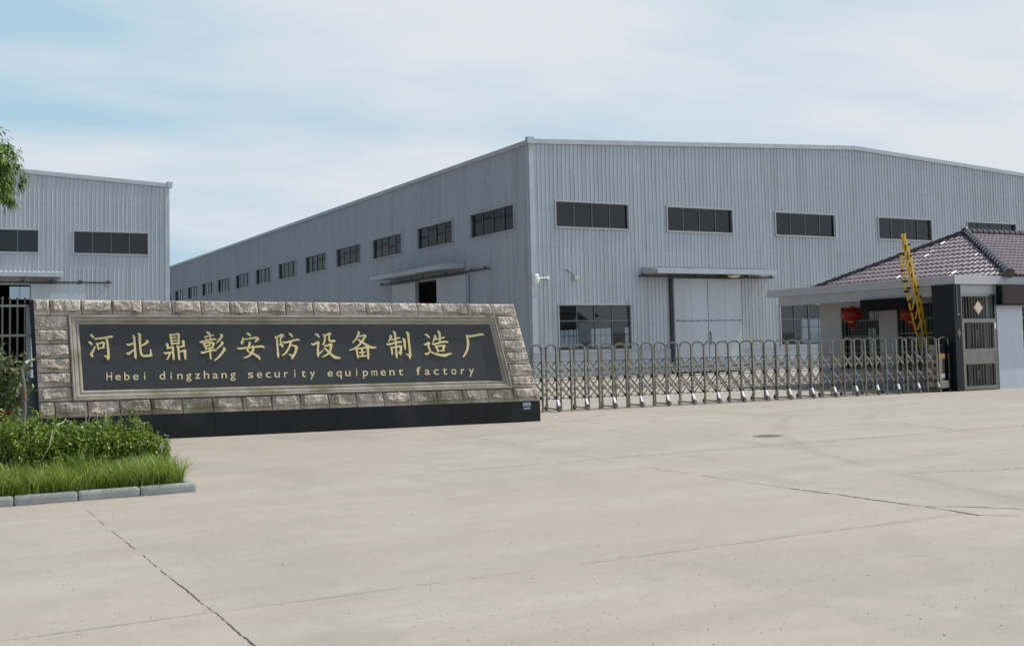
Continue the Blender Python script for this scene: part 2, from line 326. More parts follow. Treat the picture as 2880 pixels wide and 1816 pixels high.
def concrete_mat():
    m = bpy.data.materials.new('concrete_paving'); m.use_nodes = True; n, l = m.node_tree.nodes, m.node_tree.links
    b = n['Principled BSDF']; b.inputs['Roughness'].default_value = .82; b.inputs['Specular IOR Level'].default_value = .25
    t = n.new('ShaderNodeTexCoord'); P = t.outputs['Object']
    def noi(scale, det=8, rough=.6, st=(1, 1, 1), dist=0, loc=(0, 0, 0)):
        g = n.new('ShaderNodeMapping'); g.inputs['Scale'].default_value = st; g.inputs['Location'].default_value = loc; l.new(P, g.inputs[0])
        z = n.new('ShaderNodeTexNoise'); z.inputs['Scale'].default_value = scale; z.inputs['Detail'].default_value = det; z.inputs['Roughness'].default_value = rough; z.inputs['Distortion'].default_value = dist
        l.new(g.outputs[0], z.inputs['Vector']); return z.outputs[0]
    def rng(v, a, c, lo=0, hi=1):
        r = n.new('ShaderNodeMapRange'); r.inputs['From Min'].default_value = a; r.inputs['From Max'].default_value = c; r.inputs['To Min'].default_value = lo; r.inputs['To Max'].default_value = hi
        l.new(v, r.inputs[0]); return r.outputs[0]
    def mix(f, a, c, bt='MIX'):
        x = n.new('ShaderNodeMix'); x.data_type = 'RGBA'; x.blend_type = bt
        for s, v in (('Factor', f), ('A', a), ('B', c)):
            if hasattr(v, 'links'): l.new(v, x.inputs[s])
            else: x.inputs[s].default_value = v if not isinstance(v, tuple) else (*v, 1)
        return x.outputs['Result']
    col = mix(rng(noi(.16, 6, .6), .42, .58), (.345, .279, .218), (.325, .269, .240))
    col = mix(rng(noi(.9, 9, .65, (.3, 1, 1)), .45, .62, 0, .6), col, (.415, .355, .305))           # pale dusty streaks along the drive
    col = mix(rng(noi(.5, 9, .65, (1, .5, 1), .6, (7, 3, 0)), .50, .66, 0, .7), col, (.245, .21, .175))   # worn dark patches
    col = mix(rng(noi(2.2, 8, .7, (.25, 1, 1), 0, (2, 9, 0)), .50, .66, 0, .5), col, (.265, .225, .175))
    col = mix(rng(noi(6, 9, .75, (.5, 1, 1), 0, (1, 2, 0)), .48, .66, 0, .45), col, (.25, .215, .18))
    col = mix(rng(noi(38, 5, .7), .33, .67, .0, .26), col, (.27, .245, .21))                         # fine grain
    col = mix(rng(noi(140, 3, .8), .38, .62, 0, .30), col, (.47, .43, .385))
    col = mix(rng(noi(90, 3, .8, loc=(5, 5, 0)), .56, .66, 0, .30), col, (.17, .15, .13))
    sx = n.new('ShaderNodeSeparateXYZ'); l.new(P, sx.inputs[0])
    # each cast slab has its own tint
    sl = n.new('ShaderNodeCombineXYZ')
    for ax, off, sz in (('X', 1.72, 6.84), ('Y', 7.1, 6.3)):
        q = n.new('ShaderNodeMath'); q.operation = 'SUBTRACT'; q.inputs[1].default_value = off; l.new(sx.outputs[ax], q.inputs[0])
        d = n.new('ShaderNodeMath'); d.operation = 'DIVIDE'; d.inputs[1].default_value = sz; l.new(q.outputs[0], d.inputs[0])
        e = n.new('ShaderNodeMath'); e.operation = 'FLOOR'; l.new(d.outputs[0], e.inputs[0]); l.new(e.outputs[0], sl.inputs[ax])
    wn_ = n.new('ShaderNodeTexWhiteNoise'); l.new(sl.outputs[0], wn_.inputs['Vector'])
    col = mix(rng(wn_.outputs['Value'], 0, 1, .0, .28), col, (.29, .26, .235))
    # curved tyre tracks turning into the gate
    def track(cx_, cy_, r0, wd, amt):
        nonlocal col
        vd = n.new('ShaderNodeVectorMath'); vd.operation = 'DISTANCE'; vd.inputs[1].default_value = (cx_, cy_, 0); l.new(P, vd.inputs[0])
        a = n.new('ShaderNodeMath'); a.operation = 'SUBTRACT'; a.inputs[1].default_value = r0; l.new(vd.outputs['Value'], a.inputs[0])
        b_ = n.new('ShaderNodeMath'); b_.operation = 'ABSOLUTE'; l.new(a.outputs[0], b_.inputs[0])
        c_ = n.new('ShaderNodeMath'); c_.operation = 'MULTIPLY'; l.new(rng(b_.outputs[0], wd*.4, wd, amt, 0), c_.inputs[0]); l.new(rng(noi(.6, 5, .6, loc=(cx_, 2, 0)), .42, .62), c_.inputs[1])
        col = mix(c_.outputs[0], col, (.20, .175, .15))
    for a in ((2, 34, 17.2, .16, .30), (2, 34, 18.9, .16, .26), (30, 2, 21.0, .15, .28), (30, 2, 19.4, .15, .22), (-14, 20, 25, .2, .2), (-14, 20, 26.7, .2, .2)): track(*a)
    v = n.new('ShaderNodeTexVoronoi'); v.inputs['Scale'].default_value = 11; v.inputs['Randomness'].default_value = 1; l.new(P, v.inputs['Vector'])
    pit = rng(v.outputs['Distance'], .06, .15, 1, 0)
    pm = n.new('ShaderNodeMath'); pm.operation = 'MULTIPLY'; l.new(pit, pm.inputs[0]); l.new(rng(noi(.55, 6, .6, (1, 1, 1), 0, (4, 4, 0)), .44, .58), pm.inputs[1])
    p2 = n.new('ShaderNodeMath'); p2.operation = 'MULTIPLY'; p2.inputs[1].default_value = .7; l.new(pm.outputs[0], p2.inputs[0])
    col = mix(p2.outputs[0], col, (.13, .115, .10))
    l.new(col, b.inputs['Base Color'])
    u = n.new('ShaderNodeBump'); u.inputs['Strength'].default_value = .35; u.inputs['Distance'].default_value = .01; l.new(noi(22, 8, .7), u.inputs['Height']); l.new(u.outputs[0], b.inputs['Normal'])
    return m
M_conc = concrete_mat()
M_joint = mat('dark_joint_fill', (.11, .10, .088), .9, 0, .1, .4, 9)
M_jfaint = mat('worn_joint_fill', (.225, .20, .17), .9, 0, .1, .4, 5)
M_hedge = leafmat('hedge_leaf', (.065, .125, .012), (.29, .37, .05), .33, .35)
M_grass = leafmat('grass_blade', (.05, .115, .014), (.37, .44, .085), .5, .4)
M_tree = leafmat('camphor_leaf', (.06, .13, .015), (.20, .30, .05), .3, .38)
M_photinia = leafmat('shrub_leaf', (.045, .085, .018), (.15, .18, .05), .4, .2)
M_redleaf = leafmat('red_shoot_leaf', (.20, .012, .008), (.36, .05, .02), .4, .2)

# ---------------------------------------------------------------- ground
g = MB(); g.quad((-1500, -1500, 0), (1500, -1500, 0), (1500, 1500, 0), (-1500, 1500, 0))
tag(g.build('ground', M_conc), kind='structure')
def crack(mb, pts, w0, w1, step=.05, wob=.012, gap=0.0, z=.004):
    """jagged ribbon along a joint, broken where dust has filled it"""
    for (x0, y0), (x1, y1) in zip(pts, pts[1:]):
        L = math.hypot(x1-x0, y1-y0); n = max(2, int(L/.022)); tx, ty = (x1-x0)/L, (y1-y0)/L
        row = []
        for i in range(n+1):
            t = i/n; o = wob*(noise.noise(Vector((x0*3+t*L*1.3, y0*3, 1.3)))*1.1+.5*noise.noise(Vector((x0*3+t*L*9, y0*3, 2.3)))+.35*noise.noise(Vector((t*L*26, y0, 7.3)))); w = .62*(w0+(w1-w0)*t)*max(.15, .75+.6*noise.noise(Vector((t*L*3.1+x0, y0*7, 5.5)))+.6*noise.noise(Vector((t*L*19+x0, y0*7, 5.5))))
            cx_, cy_ = x0+tx*L*t-ty*o, y0+ty*L*t+tx*o
            row.append(((cx_-ty*w/2, cy_+tx*w/2, z), (cx_+ty*w/2, cy_-tx*w/2, z)))
        for i in range(n):
            if gap and noise.noise(Vector((x0+i*.05, y0*2+i*.022, 9.1))) > .5-gap: continue
            mb.quad(row[i][0], row[i][1], row[i+1][1], row[i+1][0])
j = MB()
crack(j, [(1.72, 2), (1.72, 7.1)], .022, .018); crack(j, [(1.72, 7.1), (1.715, 10.2)], .016, .012, gap=.05)
crack(j, [(8.56, 6.95), (8.59, 7.6), (8.55, 9.4)], .05, .035, wob=.03); crack(j, [(8.55, 9.4), (8.57, 11.6)], .02, .016, gap=.1)
crack(j, [(8.61, 7.6), (8.86, 7.4), (9.2, 6.9), (9.5, 6.5)], .045, .03, wob=.03, z=.0052)
crack(j, [(8.56, 6.95), (8.9, 6.6), (9.3, 6.2)], .02, .012, wob=.03, gap=.2, z=.0046)
tag(j.build('pavement_joint', M_joint, recalc=False), kind='structure')
j = MB()
crack(j, [(-6, 7.1), (1.72, 7.1), (8.5, 7.1)], .011, .011, gap=.12); crack(j, [(1.715, 10.2), (1.72, 12.6)], .014, .01, gap=.2)
crack(j, [(8.57, 11.6), (8.62, 13.4)], .018, .018, gap=.1); crack(j, [(8.7, 13.5), (9.1, 18.1), (9.35, 20.6)], .018, .016, gap=.2)
crack(j, [(6.2, 13.42), (9.7, 13.42), (20, 13.32), (34, 13.2)], .03, .035, wob=.05, gap=.12, z=.0046); crack(j, [(9, 13.52), (20, 13.45), (34, 13.35)], .02, .02, wob=.06, gap=.3, z=.0052)
crack(j, [(16.2, 13.6), (16.65, 15), (17.1, 16.8)], .03, .02, gap=.05); crack(j, [(12.37, 9.2), (12.35, 10.3), (12.3, 11.6)], .014, .012, gap=.15, z=.0058)
crack(j, [(10.6, 9.6), (11.4, 9.3), (12.3, 9.0)], .02, .03, wob=.12, gap=.25, z=.0064); crack(j, [(12.5, 10.9), (13.4, 10.2)], .02, .02, wob=.1, gap=.2, z=.0064)
crack(j, [(10.0, 10.9), (10.2, 10.5)], .012, .01, z=.0064)
crack(j, [(20.2, 19.4), (27, 21.0), (34, 21.6)], .03, .03, wob=.1, gap=.2, z=.0064)
tag(j.build('worn_pavement_joint', M_jfaint, recalc=False), kind='structure')
# grit and crumbs lying on the concrete
j = MB()
for i in range(1500):
    y = 4.2 + 14*rnd.random()**1.6; a = R(rnd.uniform(-2, 54)); x = y*math.tan(a)
    if x < 3.3 and 13.2 < y: continue
    if rnd.random() < .5 and noise.noise(Vector((x*.35, y*.5, 2))) < .0: continue
    s = rnd.choice((.003, .003, .004, .005, .007)) * rnd.uniform(.6, 1.2)
    j.M = Matrix.Translation((x, y, 0)) @ Matrix.Rotation(rnd.uniform(0, 6), 4, 'Z')
    j.add([(-s, -s*.5, 0), (s, -s*.6, 0), (s*.7, s*.6, 0), (-s*.8, s*.5, 0), (-s*.3, 0, s*.7), (s*.4, .1*s, s*.6)],
          ((0, 1, 5, 4), (1, 2, 5), (2, 3, 4, 5), (3, 0, 4)))
tag(j.build('grit', mat('grit_stone', (.11, .10, .09), .9, var=.4), recalc=False), kind='stuff', cat='grit', label='small dark grit and crumbs scattered over the concrete paving')
# manhole cover
mh = empty('manhole_cover', (13.02, 14.8, 0), 'round cast iron manhole cover set in the concrete drive', 'manhole cover')
j = MB(); N = 32
j.add([(math.cos(2*math.pi*k/N)*r, math.sin(2*math.pi*k/N)*r, z) for r, z in ((.27, .001), (.262, .010), (.235, .010), (.23, .006)) for k in range(N)],
      [(a*N+k, a*N+(k+1) % N, (a+1)*N+(k+1) % N, (a+1)*N+k) for a in range(3) for k in range(N)])
j.build('rim', M_iron, mh)
j = MB(); j.add([(math.cos(2*math.pi*k/N)*.229, math.sin(2*math.pi*k/N)*.229, .0065) for k in range(N)], [tuple(range(N))])
for k in range(-4, 5):
    for q in range(-4, 5):
        if math.hypot(k, q) < 4.3: j.box(k*.048-.017, k*.048+.017, q*.048-.008, q*.048+.008, .006, .010)
j.build('cover_plate', M_iron, mh)

# ---------------------------------------------------------------- warehouses
RIB = ((0, 0), (.19, 0), (.204, .032), (.234, .032), (.25, 0))
def sheet(mb, length, ztop, holes, z0=0.0):
    """profiled cladding in the local frame (x along, y out, z up) with openings"""
    n = int(round(length/.25)); xs = [(i*.25+a, b) for i in range(n) for a, b in RIB[:-1]] + [(n*.25, 0)]
    for (xa, ya), (xb, yb) in zip(xs, xs[1:]):
        m = (xa+xb)/2; cuts = sorted((h[2], h[3]) for h in holes if h[0] < m < h[1]); z = z0
        for a, b in cuts + [(1e9, 1e9)]:
            ta, tb = min(a, ztop(xa)), min(a, ztop(xb))
            if min(ta, tb) > z + .001: mb.quad((xa, ya, z), (xb, yb, z), (xb, yb, tb), (xa, ya, ta))
            z = max(z, b)
            if a > 1e8: break
def window(M, parent, x0, x1, z0, z1, cols, rows=(), glass=None, surround=.07, deep=.10):
    """sheet-metal surround and mullions (the frame) with the glass as its own piece"""
    f = MB(M); s = surround
    f.box(x0-s, x1+s, -.02, .075, z1, z1+s); f.box(x0-s, x1+s, -.02, .095, z0-s, z0)
    f.box(x0-s, x0, -.02, .075, z0, z1); f.box(x1, x1+s, -.02, .075, z0, z1)
    w = f.build('window', M_winframe, parent)
    f = MB(M); n = cols
    f.box(x0, x1, -deep-.02, -deep+.045, z1-.045, z1); f.box(x0, x1, -deep-.02, -deep+.045, z0, z0+.045)
    for k in range(n+1):
        c = x0+.022+(x1-x0-.044)*k/n; f.box(c-.022, c+.022, -deep-.018, -deep+.043, z0+.045, z1-.045)
    for zr in rows: f.box(x0+.045, x1-.045, -deep-.016, -deep+.04, zr-.03, zr+.03)
    f.box(x0-.01, x0, -deep, -.02, z0, z1); f.box(x1, x1+.01, -deep, -.02, z0, z1)
    f.box(x0, x1, -deep, -.02, z1, z1+.01); f.box(x0, x1, -deep, -.02, z0-.01, z0)
    f.build('mullions', M_mull, w)
    f = MB(M)
    zs = [z0, *rows, z1]
    for k in range(n):
        for za, zb in zip(zs, zs[1:]):           # every pane sits a hair differently in its frame
            xa, xb = x0+(x1-x0)*k/n, x0+(x1-x0)*(k+1)/n; a, c, e = (rnd.uniform(-.012, .012) for _ in range(3))
            f.quad((xa, -deep+a, za), (xb, -deep+c, za), (xb, -deep+c+e, zb), (xa, -deep+a+e, zb))
    f.build('glass', glass or M_glassdark, w)
    return w
def canopy(M, parent, x0, x1, ztop, depth, thick=.24):
    f = MB(M)
    f.add([(x0, .03, ztop), (x1, .03, ztop), (x1, depth, ztop-.2), (x0, depth, ztop-.2), (x0, .03, ztop-.36), (x1, .03, ztop-.36), (x1, depth, ztop-.2-thick), (x0, depth, ztop-.2-thick)],
          ((0, 1, 2, 3), (7, 6, 5, 4), (3, 2, 6, 7), (0, 3, 7, 4), (1, 5, 6, 2), (0, 4, 5, 1)))
    n = int((x1-x0)/.25)
    for i in range(n):
        c = x0+.12+i*.25; f.add([(c-.02, .03, ztop+.003), (c+.02, .03, ztop+.003), (c+.02, depth+.05, ztop-.195), (c-.02, depth+.05, ztop-.195), (c, .03, ztop+.035), (c, depth+.05, ztop-.165)],
                                ((0, 4, 5, 3), (4, 1, 2, 5), (3, 5, 2), (0, 1, 4)))
    return f.build('canopy', M_trim, parent)
def rail(M, parent, x0, x1, z):
    f = MB(M); f.box(x0, x1, .30, .36, z-.05, z+.05); n = max(2, int((x1-x0)/1.6))
    for i in range(n+1):
        c = x0+.2+(x1-x0-.4)*i/n; f.box(c-.06, c+.06, .02, .30, z-.02, z+.03); f.box(c-.09, c+.09, .27, .39, z+.05, z+.12)
    return f.build('door_rail', M_dark, parent)
def leaf(M, parent, x0, x1, z0, z1, y0=.04, y1=.29, bars=True):
    f = MB(M); n = max(2, int(round((x1-x0)/1.15))); w = (x1-x0)/n
    for i in range(n): f.box(x0+i*w+(.006 if i else 0), x0+(i+1)*w, y0, y1, z0, z1, .008)
    d = f.build('sliding_door', M_door, parent)
    if bars:
        f = MB(M); zc_ = z0+(z1-z0)*.545; f.box(x0+.02, x1-.02, y1, y1+.022, zc_-.012, zc_+.012)
        for i in range(5): c = x0+.15+(x1-x0-.3)*i/4; f.box(c-.03, c+.03, y1+.002, y1+.035, zc_-.03, zc_+.03)
        f.build('latch_bar', M_dark, d)
    return d

EAVE, RISE = 12.17, .0515

# --- the big warehouse on the right
X0, Y0, WID, LEN = 28.2, 49.5, 45.75, 118.0
wh = empty('warehouse', (X0, Y0, 0), 'large pale blue grey metal warehouse with many strip windows behind the steel gate', 'warehouse')
inv = wh.matrix_world.inverted()
MF = inv @ frame((X0, Y0, 0), (1, 0, 0), (0, -1, 0)); ML = inv @ frame((X0, Y0, 0), (0, 1, 0), (-1, 0, 0))
MR = inv @ frame((X0+WID, Y0, 0), (0, 1, 0), (1, 0, 0))
gab = lambda x: EAVE + RISE*min(x, WID-x)
fwin = [(29.72, 34.24), (36.83, 41.37), (44.6, 49.28), (52.9, 57.57), (60.96, 65.7)]
fh = [(a-X0, b-X0, 7.82, 9.13) for a, b in fwin]
lowf = [(29.76, 34.22), (44.72, 49.2), (52.9, 57.4), (60.9, 65.4)]
lh = [(a-X0, b-X0, 1.42, 3.75) for a, b in lowf]
dh = [(36.95-X0, 41.6-X0, 0, 5.2)]
f = MB(MF); sheet(f, WID, gab, fh+lh+dh, 1.28); f.build('front_cladding', M_sheet, wh, recalc=False)
lwy = [51.14, 58.6, 66.18, 73.51, 80.72, 88.06, 95.04, 102.05, 109.06, 115.89, 122.68, 129.48, 136.3, 143.4, 150.4]
lw = [(y-Y0+.05, y-Y0+5.1-.045*i, 7.82, 9.11) for i, y in enumerate(lwy)]
f = MB(ML); sheet(f, LEN, lambda x: EAVE, lw+[(60.46-Y0, 63.65-Y0, 0, 5.78)], 0); f.build('side_cladding', M_sheet, wh, recalc=False)
rw = [(3+k*7.3, 7.6+k*7.3, 1.42, 3.75) for k in range(15)] + [(3+k*7.3, 7.6+k*7.3, 7.8, 9.1) for k in range(15)]
f = MB(MR); sheet(f, LEN, lambda x: EAVE, rw, 0); f.build('far_cladding', M_sheet, wh, recalc=False)
f = MB(inv); f.quad((X0, Y0+LEN, 0), (X0+WID, Y0+LEN, 0), (X0+WID, Y0+LEN, EAVE), (X0, Y0+LEN, EAVE))
f.add([(X0, Y0+LEN, EAVE), (X0+WID, Y0+LEN, EAVE), (X0+WID/2, Y0+LEN, gab(WID/2))], ((0, 1, 2),)); f.build('rear_cladding', M_inner, wh, recalc=False)
f = MB(inv); mx_ = X0+WID/2
for s, xe in ((-1, X0-.1), (1, X0+WID+.1)): f.quad((mx_, Y0-.03, gab(WID/2)-.02), (mx_, Y0+LEN, gab(WID/2)-.02), (xe, Y0+LEN, EAVE-.03), (xe, Y0-.03, EAVE-.03))
f.build('roof', M_soffit, wh, recalc=False)
f = MB(MF)   # verge flashing along the gable, corner flashings, eave gutter
h0 = .26
for xa, xb in ((0, WID/2), (WID/2, WID)):
    f.add([(xa, -.06, gab(xa)-.10), (xb, -.06, gab(xb)-.10), (xb, -.06, gab(xb)+.12), (xa, -.06, gab(xa)+.12), (xa, .09, gab(xa)-.13), (xb, .09, gab(xb)-.13), (xb, .09, gab(xb)+.12), (xa, .09, gab(xa)+.12)],
          ((0, 3, 2, 1), (4, 5, 6, 7), (7, 6, 2, 3), (4, 0, 1, 5), (0, 4, 7, 3), (1, 2, 6, 5)))
f.box(-.03, .24, -.02, .052, 0, EAVE-.13)
for k in (7.2, 14.1, 20.6, 27.4, 33.3, 39.5): f.box(k-.02, k+.02, .091, .095, gab(k)-.13, gab(k)+.12)
f.build('flashing', M_trim, wh)
f = MB(ML); f.box(.02, LEN, -.06, .12, EAVE-.16, EAVE+.07); f.box(.032, .22, -.02, .051, 0, EAVE-.16); f.box(-.15, .1, -.25, .14, EAVE-.13, EAVE+.22)
for k in range(1, 18): f.box(k*6.4-.03, k*6.4+.03, .121, .126, EAVE-.16, EAVE+.07)
f.build('gutter', M_trim, wh)
for h in fh: window(MF, wh, *h, 4)
for h in lw: window(ML, wh, *h, 4)
for h in lh: window(MF, wh, *h, 4, rows=(2.93,), glass=M_glass)
for h in rw[:15]: 
    if h[0] < 110: window(MR, wh, *h, 4, rows=(2.93,), glass=M_glass)
f = MB(MF)
for a, b in ((0.0, 36.9-X0), (41.65-X0, WID)): f.box(a, b, -.15, .06, 0, 1.28); f.box(a, b, -.1, .10, 1.282, 1.34)
f.build('plinth', M_plinth, wh)
canopy(MF, wh, 35.05-X0, 43.3-X0, 5.82, 1.45); rail(MF, wh, 34.66-X0, 44.0-X0, 5.3)
leaf(MF, wh, 36.95-X0, 39.22-X0, .09, 5.2); leaf(MF, wh, 39.26-X0, 41.6-X0, .09, 5.2)
f = MB(MF); f.tube([(39.32-X0, .31, 1.55), (39.32-X0, .37, 1.6), (39.32-X0, .37, 2.2), (39.32-X0, .31, 2.25)], .03); f.build('door_handle', M_dark, wh)
f = MB(MF); f.box(36.80-X0, 36.93-X0, .03, .16, 0, 5.22); f.build('jamb_shade_strip', M_dark, wh)  # dark strip, its colour stands in for the shaded side of the leaf
f = MB(MF); f.ell((40.6-X0, .95, 5.33), .38, .3, .12); f.build('canopy_lamp', mat('opal_lamp', (.62, .55, .38), .4), wh, smooth=True)
canopy(ML, wh, 57.07-Y0, 67.9-Y0, 6.56, 1.6); rail(ML, wh, 53.86-Y0, 69.2-Y0, 5.93)
leaf(ML, wh, 56.6-Y0, 60.46-Y0, .05, 5.82, bars=False); leaf(ML, wh, 63.6-Y0, 67.3-Y0, .05, 5.82, bars=False)

# --- the second warehouse on the left, further back
AX, AY, AW, AL = 14.56, 71.0, 45.75, 55.0
wl2 = empty('warehouse', (AX-AW, AY, 0), 'pale metal warehouse cut by the left picture edge, beyond the fence and sign', 'warehouse')
inv = wl2.matrix_world.inverted()
MF2 = inv @ frame((AX-AW, AY, 0), (1, 0, 0), (0, -1, 0)); MR2 = inv @ frame((AX, AY, 0), (0, 1, 0), (1, 0, 0))
o2 = AX-AW
up2 = [(a-o2, b-o2, 7.82, 9.13) for a, b in ((-7.4, -2.95), (.9+1.72, 7.03), (9.0, 13.28))]
op2 = [(1.0-o2, 6.62-o2, 0, 5.9)]
f = MB(MF2); sheet(f, AW, gab, up2+op2, 0); f.build('front_cladding', M_sheet, wl2, recalc=False)
f = MB(MR2); sheet(f, AL, lambda x: EAVE, [], 0); f.build('side_cladding', M_sheet, wl2, recalc=False)
f = MB(MF2)
for xa, xb in ((0, AW/2), (AW/2, AW)):
    f.add([(xa, -.06, gab(xa)-.10), (xb, -.06, gab(xb)-.10), (xb, -.06, gab(xb)+.12), (xa, -.06, gab(xa)+.12), (xa, .09, gab(xa)-.13), (xb, .09, gab(xb)-.13), (xb, .09, gab(xb)+.12), (xa, .09, gab(xa)+.12)],
          ((0, 3, 2, 1), (4, 5, 6, 7), (7, 6, 2, 3), (4, 0, 1, 5), (0, 4, 7, 3), (1, 2, 6, 5)))
f.box(AW-.24, AW+.03, -.02, .052, 0, EAVE-.13); f.box(AW-.1, AW+.2, -.25, .14, EAVE-.13, EAVE+.22); f.build('flashing', M_trim, wl2)
f = MB(inv)
for xe in (AX+.1, AX-AW-.1): f.quad((AX-AW/2, AY-.03, gab(AW/2)-.02), (AX-AW/2, AY+AL, gab(AW/2)-.02), (xe, AY+AL, EAVE-.03), (xe, AY-.03, EAVE-.03))
f.build('roof', M_soffit, wl2, recalc=False)
MB2 = inv @ frame((o2, AY+AL, 0), (1, 0, 0), (0, 1, 0)); bw = [(9.7-o2, 11.75-o2, 7.7, 9.1)]
f = MB(MB2)
bx0, bx1, bz0, bz1 = bw[0]
f.quad((0, 0, 0), (AW, 0, 0), (AW, 0, bz0), (0, 0, bz0)); f.quad((0, 0, bz1), (AW, 0, bz1), (AW, 0, EAVE), (0, 0, EAVE)); f.quad((0, 0, bz0), (bx0, 0, bz0), (bx0, 0, bz1), (0, 0, bz1)); f.quad((bx1, 0, bz0), (AW, 0, bz0), (AW, 0, bz1), (bx1, 0, bz1))
f.add([(0, 0, EAVE), (AW, 0, EAVE), (AW/2, 0, gab(AW/2))], ((0, 1, 2),)); f.build('rear_cladding', M_inner, wl2, recalc=False)
f = MB(inv); f.quad((AX-AW, AY, 0), (AX-AW, AY+AL, 0), (AX-AW, AY+AL, EAVE), (AX-AW, AY, EAVE)); f.build('far_cladding', M_inner, wl2, recalc=False)
for h in up2: window(MF2, wl2, *h, 4)
window(MB2, wl2, *bw[0], 2, glass=M_glass)
canopy(MF2, wl2, -.5-o2, 8.28-o2, 6.75, 1.4); rail(MF2, wl2, -3.5-o2, 11.1-o2, 6.05); leaf(MF2, wl2, 6.62-o2, 9.65-o2, .05, 5.95, bars=False)

# --- wall-mounted camera and small floodlight at the warehouse corner
cm = empty('security_camera', (29.0, 49.4, 5.1), 'white wall camera on a short arm at the warehouse corner', 'camera')
f = MB(); f.tube([(.15, .06, .06), (-.75, -.25, .0)], .035); f.box(.08, .22, .03, .1, -.04, .16); f.build('arm', M_cam, cm)
f = MB(); f.tube([(-.78, -.26, .22), (-.78, -.26, .1)], [.14, .2], 14); f.ell((-.78, -.26, -.06), .21, .21, .28, 16, 10); f.build('housing', M_cam, cm, smooth=True)
fl = empty('floodlight', (30.75, 49.4, 5.2), 'tiny floodlight on a bent wire beside the white wall camera', 'floodlight')
f = MB(); f.box(-.16, .14, -.22, -.02, -.16, .06, .02); f.build('lamp_body', mat('dull_cream', (.42, .40, .36), .5), fl)
f = MB(); f.tube([(-.55, .05, .42), (-.2, .0, .18), (-.02, -.05, .05)], .02, 6); f.build('wire', M_dark, fl)

# ---------------------------------------------------------------- the monument sign
SA = R(-8); SO = Vector((2.2613, 22.5789, 0)); EX = Vector((math.cos(SA), math.sin(SA), 0)); NF = Vector((math.sin(SA), -math.cos(SA), 0))
sg = empty('monument_sign', SO, 'long factory name sign of split stone blocks on a black granite base', 'sign', rz=SA)
# local frame of the sign: x along the wall, y backwards, z up; face leans back a little
BETA = math.atan2(.25, 2.1); TZ = .46
def F(u, v, off=0.0): return (u, v*math.sin(BETA)-off*math.cos(BETA), TZ+v*math.cos(BETA)+off*math.sin(BETA))
def lerp(a, b, t): return (a[0]+(b[0]-a[0])*t, a[1]+(b[1]-a[1])*t)
b_ = MB(); b_.box(-.04, 10.03, .03, 1.0, 0, .445)
u = -.05
while u < 10.0:
    w = min(.805, 10.045-u); zt = lambda q: .482-.044*q/10
    b_.add([(u+.002, 0, 0), (u+w-.002, 0, 0), (u+w-.002, .028, 0), (u+.002, .028, 0), (u+.002, 0, zt(u)), (u+w-.002, 0, zt(u+w)), (u+w-.002, .06, zt(u+w)), (u+.002, .06, zt(u))],
           ((3, 2, 1, 0), (4, 5, 6, 7), (0, 1, 5, 4), (1, 2, 6, 5), (2, 3, 7, 6), (3, 0, 4, 7))); u += .805
b_.build('granite_base', M_granite, sg)
OQ = dict(TL=(-.126, 2.272), TR=(9.569, 2.111), BR=(10.03, -.02), BL=(.002, .019))
FQ = dict(TL=(.493, 1.956), TR=(9.088, 1.849), BR=(9.404, .274), BL=(.585, .322))
PQ = dict(TL=(.684, 1.781), TR=(8.981, 1.668), BR=(9.199, .451), BL=(.766, .515))
f = MB(); c = [(OQ['BL'][0]-.06, .0), (OQ['BR'][0]+.0, -.03), (OQ['TR'][0]+.0, OQ['TR'][1]-.01), (OQ['TL'][0]-.07, OQ['TL'][1]-.01)]
fr = [F(a, v, -.012) for a, v in c]; bk = [(a, .85 if v < 1 else .75, F(a, v)[2]) for a, v in c]
f.add(fr+bk, ((0, 1, 2, 3), (7, 6, 5, 4), (0, 4, 5, 1), (1, 5, 6, 2), (2, 6, 7, 3), (3, 7, 4, 0))); f.build('wall_core', M_granite, sg)
st = MB(); bi = [0]
